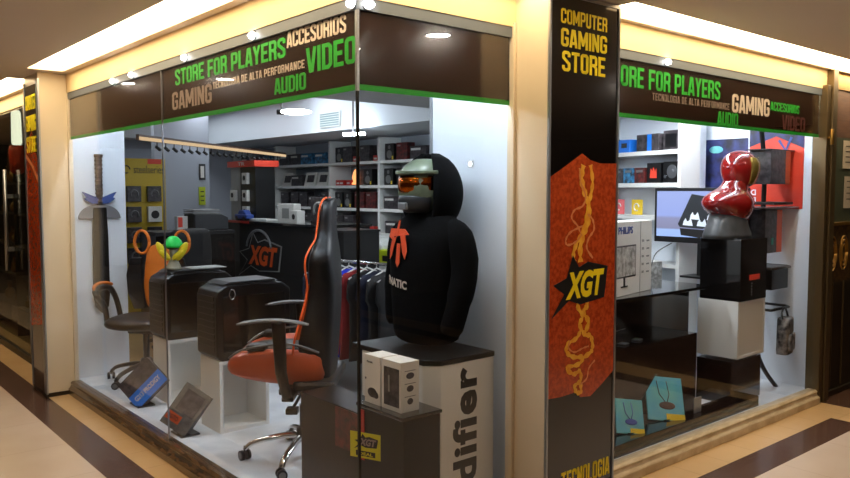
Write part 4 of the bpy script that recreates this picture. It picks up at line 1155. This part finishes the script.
# pictures on the screen
def spx(pts, m_, d): B().prism([sp2(*p) for p in pts], -.003-d, -.0035-d).obj('screen_picture', m_, scr)
spx([(692, 194), (704, 196), (716, 200), (716, 226), (702, 229), (680, 227), (678, 224)], 'helm_dark', 0)
spx([(680, 228), (704, 230), (716, 226), (716, 234), (700, 238), (681, 235)], 't_black', .0006)
for x, y in ((688, 222), (702, 223), (695, 216), (712, 217)):
    spx([(x-5, y+3), (x-4, y-1), (x-2, y-4), (x-1, y-1), (x+1, y-1), (x+3, y-4), (x+4, y-1), (x+5, y+4)], 'panel_white', .0012)
B().box(mw/2-.12, mw/2+.12, -.05, .15, -.265, -.25).box(mw/2-.03, mw/2+.03, .04, .07, -.25, .1).obj('stand', 'black_plastic', mo)
tag(B().tube(smoothpts([(3.69, .95, 1.14), (3.4, .9, 1.08), (3.3, .88, .98), (3.3, .92, .91)], 5), .004, 6).obj('cable', 't_black'), 'thin black cable drooping under the monitor', 'cable')
# white cube column
cx0, cy0 = 3.26, .165
t = thing('plinth_base', 'dark glossy plinth under the white cube in the right window', 'plinth', (cx0+.02, cy0+.015, Z0))
box('body', 'brown_black', t, -.065, .35, 0, .26, 0, .295, .003)
t = thing('white_cube', 'white cube riser under the black box with red label', 'riser', (cx0, cy0, .40))
box('shell_side', 'white_lam', t, 0, .02, 0, .30, 0, .395, .001); box('shell_side', 'white_lam', t, .36, .38, 0, .30, 0, .395, .001)
box('shell_top', 'white_lam', t, .02, .36, 0, .3, .375, .395, .001); box('shell_bottom', 'white_lam', t, .02, .36, 0, .30, 0, .02, .001)
box('front_panel', 'white_card', t, .02, .36, .004, .012, .02, .375)
bb_z = .796
t = thing('black_box', 'large black carton with red label on the white cube', 'box', (cx0-.0, cy0-.01, bb_z))
BH = at(738, 240, 'y', .155).z-bb_z
box('carton', 'black_gloss', t, 0, .37, 0, .30, 0, BH, .004)
box('red_label', 'red_bright', t, .12, .27, -.0015, 0, BH*.33, BH*.42)
for k in range(5): box('icon', 'grey_rim', t, .15, .165, -.0015, 0, BH*.08+.02*k, BH*.08+.008+.02*k)
# generic bust with a plain full-face helmet
bz = bb_z+BH
bu = thing('helmet_bust', 'glossy dark red bust wearing a plain red helmet with tan visor', 'bust', (cx0+.13, cy0+.15, bz), R(-8))
B().loft([ell(-.02, 0, z, a_, b_, 24) for z, a_, b_ in ((0, .20, .13), (.03, .195, .125), (.10, .16, .11), (.20, .12, .10))]).obj('stand', 'bust_base', bu)
B().loft([ell(cx_, 0, z, a_, b_, 24, 2.3) for z, a_, b_, cx_ in ((.09, .03, .03, .08), (.12, .10, .09, .04), (.17, .17, .13, .0), (.23, .21, .15, -.02), (.28, .205, .14, -.02), (.32, .15, .11, .0), (.345, .11, .09, .03), (.38, .09, .08, .06), (.44, .08, .08, .08))]).obj('chest', 'red_bust', bu, subd=1)
B().loft([ell(.10, 0, z, a_, b_, 24, 2.2) for z, a_, b_ in ((.35, .05, .05), (.36, .09, .08), (.40, .125, .10), (.46, .145, .112), (.52, .145, .112), (.57, .12, .095), (.60, .08, .06), (.612, .03, .02))]).obj('helmet_shell', 'red_bust', bu, subd=1)
rows = []
for z, e_ in ((.375, .112), (.42, .136), (.47, .150), (.52, .150), (.56, .134)):
    rows.append([(.10+e_*math.cos(a_)*1.03, e_*.83*math.sin(a_), z) for a_ in [R(-100)+R(150)*j/14 for j in range(15)]]+[(.10+e_*math.cos(a_)*.85, e_*.7*math.sin(a_), z) for a_ in [R(50)-R(150)*j/14 for j in range(15)]])
B().loft(rows).obj('visor', 'tan_visor', bu, .003)

# stand with pole, arms and tray
rk = thing('pole_rack', 'curved black metal rack with shelves at the end of the right window', 'rack', (3.80, .27, Z0))
B().tube(smoothpts([(-.02, .12, .0), (-.06, .04, .35), (-.05, .0, .8), (-.02, .0, 1.2), (-.01, .0, 1.6), (-.08, .0, 1.95), (-.1, 0, 2.1)], 5), .018, 8).obj('pole', 'black_plastic', rk)
B().tube(smoothpts([(-.06, .03, .38), (.05, .0, .15), (.16, -.05, .0)], 4), .016, 8).obj('brace', 'black_plastic', rk)
for z in (1.01-Z0-.02, .60, 1.37-.0):
    lp_ = [(-.06, -.1, z), (.22, -.1, z), (.26, -.06, z), (.26, .10, z), (.2, .14, z), (-.06, .14, z), (-.06, -.1, z)]
    B().tube(lp_, .010, 8).obj('hoop', 'black_plastic', rk)
box('tray', 'black_plastic', rk, -.02, .24, -.08, .12, .74, .905, .004)
box('glass_shelf', 'steel', rk, -.28, .30, -.12, .16, 1.335, 1.345)
put_box('orange_box', 'black and orange carton standing on the rack hoop', 'box', 'photo_dark', (3.83, .29, 1.10), 0, .26, .16, .315, lambda t: (box('orange_side', 'orange_box', t, .05, .131, -.081, .081, .002, .313), box('green_mark', 'teal', t, -.03, .0, -.082, -.08, .06, .11)))
put_box('orange_box', 'black and orange carton hanging high in front of the red poster', 'box', 'photo_dark', (3.87, .27, 1.60), 0, .30, .16, .245, lambda t: (box('orange_side', 'orange_box', t, .08, .151, -.081, .081, .002, .243), box('top_flap', 'helm_dark', t, -.2, .22, -.082, .082, .243, .25)))
t = thing('shoulder_bag', 'small black and white patterned bag hanging from the rack', 'bag', (3.93, .15, .36), R(12))
B().loft([ell(0, 0, z, w, .045, 20, 3.5) for z, w in ((0, .10), (.02, .115), (.14, .11), (.24, .10), (.26, .085))]).obj('body', 'camo', t)
B().loft([ell(0, -.045, z, w, .014, 16, 4) for z, w in ((.03, .07), (.05, .075), (.13, .075), (.15, .065))]).obj('front_pocket', 'camo', t)
B().tube(smoothpts([(-.08, 0, .25), (-.07, .01, .30), (0, .01, .335), (.07, .01, .30), (.08, 0, .25)], 4), .008, 6).obj('strap', 'black_plastic', t)

# posters on the end wall
def wall_poster(lab, x0, x1, ya, yb, m_, extra=None):
    A_ = at(x0, yb, 'x', 4.09); B_ = at(x1, yb, 'x', 4.09); T_ = at(x0, ya, 'x', 4.09)
    t = thing('wall_poster', lab, 'poster', (4.098, A_.y, A_.z), LF)
    w, h = A_.y-B_.y, T_.z-A_.z
    box('sheet', m_, t, 0, w, -.004, 0, 0, h)
    if extra: extra(t, w, h)
    return t
def ex_blue(t, w, h):
    B().ball((w*.45, -.005, h*.86), (.06, .002, .03)).obj('pale_patch', 'cyan_card', t)
    B().prism([(w*.08, h*.25), (w*.15, h*.55), (w*.2, h*.3), (w*.26, h*.22)], -.005, -.007).obj('red_patch', 'pink', t)
    B().ball((w*.72, -.005, h*.74), (.07, .002, .035)).obj('pale_patch', 'guard_blue', t)
def ex_red(t, w, h):
    B().prism([(0, h*.78), (w*.5, h*.9), (w, h*.74), (w, h), (0, h)], -.005, -.007).obj('dark_top', 'art_blue', t)
    B().ribbon([(w*.55, h*.85), (w*.68, h*.72), (w*.78, h*.88)], .02, -.0075).obj('blue_arc', 'guard_blue', t)
wall_poster('dark blue fantasy poster on the end wall left of the bust', 690, 746, 141, 212, 'art_blue', ex_blue)
rp = wall_poster('bright red poster on the end wall behind the pole rack', 748, 802, 130, 208, 'art_red', ex_red)
text('lettering', 'DIARIO', -.14, .06, .10, .145, -.0075, 'panel_white', rp, bold=.02, flipx=True)  # mirrored words: reflection of a corridor sign drawn onto the poster
text('lettering', 'ROCK', -.06, .06, .04, .085, -.0075, 'panel_white', rp, bold=.02, flipx=True)  # second word of the reflected sign

# brochures and card holder
def brochure(lab, px, py, zb, w, h, rz, plane):
    p = at(px, py, 'y', plane)
    t = thing('product_card', lab, 'card', (p.x, plane, zb), rz)
    mx = Matrix.Rotation(R(-28), 4, 'X') @ Matrix.Rotation(R(8), 4, 'Y')
    box('card', 'cyan_card', t, -w/2, w/2, 0, .012, .0, h, .001, mx=mx)
    box('yellow_corner', 'yellow', t, 0, w/2, -.0015, 0, .004, h*.16, mx=mx)
    bb = B()
    for s_ in (-.15, .12):
        bb.tube([mx @ Vector(((s_-.05)*w, -.002, h*.9)), mx @ Vector((s_*w, -.002, h*.6)), mx @ Vector((.03*w, -.002, h*.38))], .0025, 5)
    bb.ball((0, 0, 0), (w*.22, .003, h*.09), mx=mx @ Matrix.Translation((.04*w, -.002, h*.34)))
    bb.obj('earphone_picture', 'blue_deep' if w < .2 else 'wood_brown', t)
    B().box(-.02, .02, .0, .09, 0, .006).obj('easel', 'black_plastic', t)
brochure('small blue earphone card, left one of the two on the low step', 631, 430, .162, .17, .20, R(-28), .12)
brochure('larger blue earphone card, right one of the two on the low step', 667, 424, .162, .24, .27, R(-28), .13)
tag(box('white_tag', 'grey_card', None, 2.62, 2.70, .10, .106, .163, .26, .001), 'small grey tag standing at the foot of the low step', 'tag')
t = thing('card_holder', 'clear stand holding a dark graphics board on the middle step', 'display stand', (2.25, .36, .622), R(8))
mx = Matrix.Rotation(R(-38), 4, 'X')
box('board', 'black_gloss', t, -.13, .13, 0, .02, .0, .17, .003, mx=mx)
for x in (-.1, -.03, .04): box('slot_line', 'grey_rim', t, x, x+.06, -.002, 0, .08, .084, mx=mx)
for x in (-.1, .08): box('foot', 'steel', t, x, x+.06, -.05, .0, .0, .008, .002)
t = thing('computer_mouse', 'dark grey computer mouse on the middle step behind the pillar edge', 'mouse', (1.93, .36, .622), R(20))
B().loft([ell(0, 0, z, .085*k_, .055*k_, 20, 2.4) for z, k_ in ((0, .95), (.015, 1), (.035, .85), (.05, .5), (.054, .1))]).obj('shell', 'helm_dark', t); B().cyl((-.05, 0, .036), (-.03, 0, .05), .008).obj('scroll_wheel', 'grey_rim', t)

# shelf unit right window
SUY = at(678, 150, 'x', 3.74).y
su = thing('corner_shelving', 'white shelf unit with speakers and cards at the right window back', 'shelving', (3.74, SUY, 0), R(-104))
# local x runs towards the near end, so negative x goes deeper
Z3 = [1.30, 1.60, 1.86]
zz = [at(640, 215.5, 'x', 3.78).z, at(640, 183, 'x', 3.78).z, at(640, 151, 'x', 3.78).z]
for z in zz: box('shelf', 'white_lam', su, -1.0, 0, 0, .19, z-.035, z)
box('shelf', 'white_lam', su, -1.0, 0, 0, .19, .93, .96); box('shelf', 'white_lam', su, -1.0, 0, 0, .19, 2.2, 2.23)
box('upright', 'white_lam', su, 0, .035, -.0, .20, .02, 2.26); box('upright', 'white_lam', su, -1.035, -1.0, 0, .20, .02, 2.26)
box('back_panel', 'panel_white', su, -1.0, 0, .30, .20, .02, 2.26)
rotm = Matrix.Rotation(R(-104), 4, 'Z')
def onshelf(x, y, z): return Vector((3.74, SUY, 0)) + rotm @ Vector((x, y, z))
def sbox(name, lab, cat, x, z, w, h, m_, extra=None, y=.02, d=.15):
    return put_box(name, lab, cat, m_, onshelf(x, y+d/2, z), R(-104), w, d, h, extra)
def face(m_, x0, x1, z0, z1, d=.075, nm='print'): return lambda t: box(nm, m_, t, x0, x1, -d-.002, -d, z0, z1)
sbox('speaker_box', 'black speaker carton at the near end of the top right shelf', 'box', -.10, zz[2], .17, .155, 'photo_dark', face('black_plastic', -.06, .06, .02, .13))
sbox('speaker_box', 'dark carton with blue stripe on the top right shelf', 'box', -.37, zz[2], .26, .14, 'photo_dark', face('blue_box', 0, .05, .0, .138))
sbox('mouse_box', 'bright blue mouse carton on the top right shelf', 'box', -.66, zz[2], .15, .11, 'blue_box', face('t_black', -.03, .04, .04, .08))
sbox('mouse_box', 'dark mouse carton at the far end of the top right shelf', 'box', -.87, zz[2], .18, .12, 'photo_blue')
t = thing('speaker', 'black speaker with round cone at the near end of the middle right shelf', 'speaker', onshelf(-.10, .10, zz[1]), R(-104))
box('cabinet', 'black_plastic', t, -.08, .08, -.08, .08, 0, .17, .005); B().cyl((0.02, -.084, .09), (0.02, -.08, .09), .055).cyl((.02, -.088, .09), (.02, -.084, .09), .02).obj('cone', 'steel', t); B().cyl((-.055, -.084, .05), (-.055, -.08, .05), .014).obj('knob', 'chrome', t)
sbox('game_box', 'black carton with red figure on the middle right shelf', 'box', -.29, zz[1], .16, .165, 'black_plastic', lambda t: B().prism([(-.04, .04), (-.03, .12), (-.01, .09), (0, .13), (.02, .09), (.035, .12), (.04, .04)], -.077, -.079).obj('red_figure', 'red_bright', t))
for k, (m_, lab) in enumerate((('photo_red', 'orange brown game carton on the middle right shelf'), ('photo_blue', 'purple blue game carton on the middle right shelf'), ('photo_dark', 'black game carton on the middle right shelf'), ('photo_red', 'red brown game carton at the far end of the middle right shelf'))):
    sbox('game_box', lab, 'box', -.46-.14*k, zz[1], .12, .13, m_, face('grey_rim', -.04, .04, .09, .11))
def card_pic(t): B().tube([(.03*math.cos(a_), -.008, .065+.03*math.sin(a_)) for a_ in [R(300)*j/12 for j in range(13)]], .006, 6).obj('ring_picture', 'white_card', t)
for k, (m_, lab, x) in enumerate((('teal', 'green card with white ring on the lower right shelf', -.22), ('yellow', 'yellow card with white ring on the lower right shelf', -.53), ('pink', 'pink card with white ring on the lower right shelf', -.76))):
    sbox('earbud_card', lab, 'card', x, zz[0], .13, .13, m_, card_pic, y=.06, d=.012)
put_box('white_box', 'white carton with black figures under the right shelves', 'box', 'photo_grey', (3.45, 1.02, .82), R(-104), .22, .12, .19)
t = thing('low_cabinet', 'white low cabinet below the right shelf unit', 'cabinet', (3.42, 1.25, .02), LF)
box('body', 'white_lam', t, 0, .42, 0, .06, 0, .78, .003); box('door_line', 'grey_card', t, .2, .205, -.002, 0, .05, .75)

# ------------------------------------------------------------------ world
w = bpy.data.worlds.new('world'); SC.world = w; w.use_nodes = True
w.node_tree.nodes['Background'].inputs[0].default_value = (.9, .85, .8, 1); w.node_tree.nodes['Background'].inputs[1].default_value = .05
SC.cycles.max_bounces = 8; SC.cycles.transparent_max_bounces = 16
SC.cycles.sample_clamp_indirect = 4
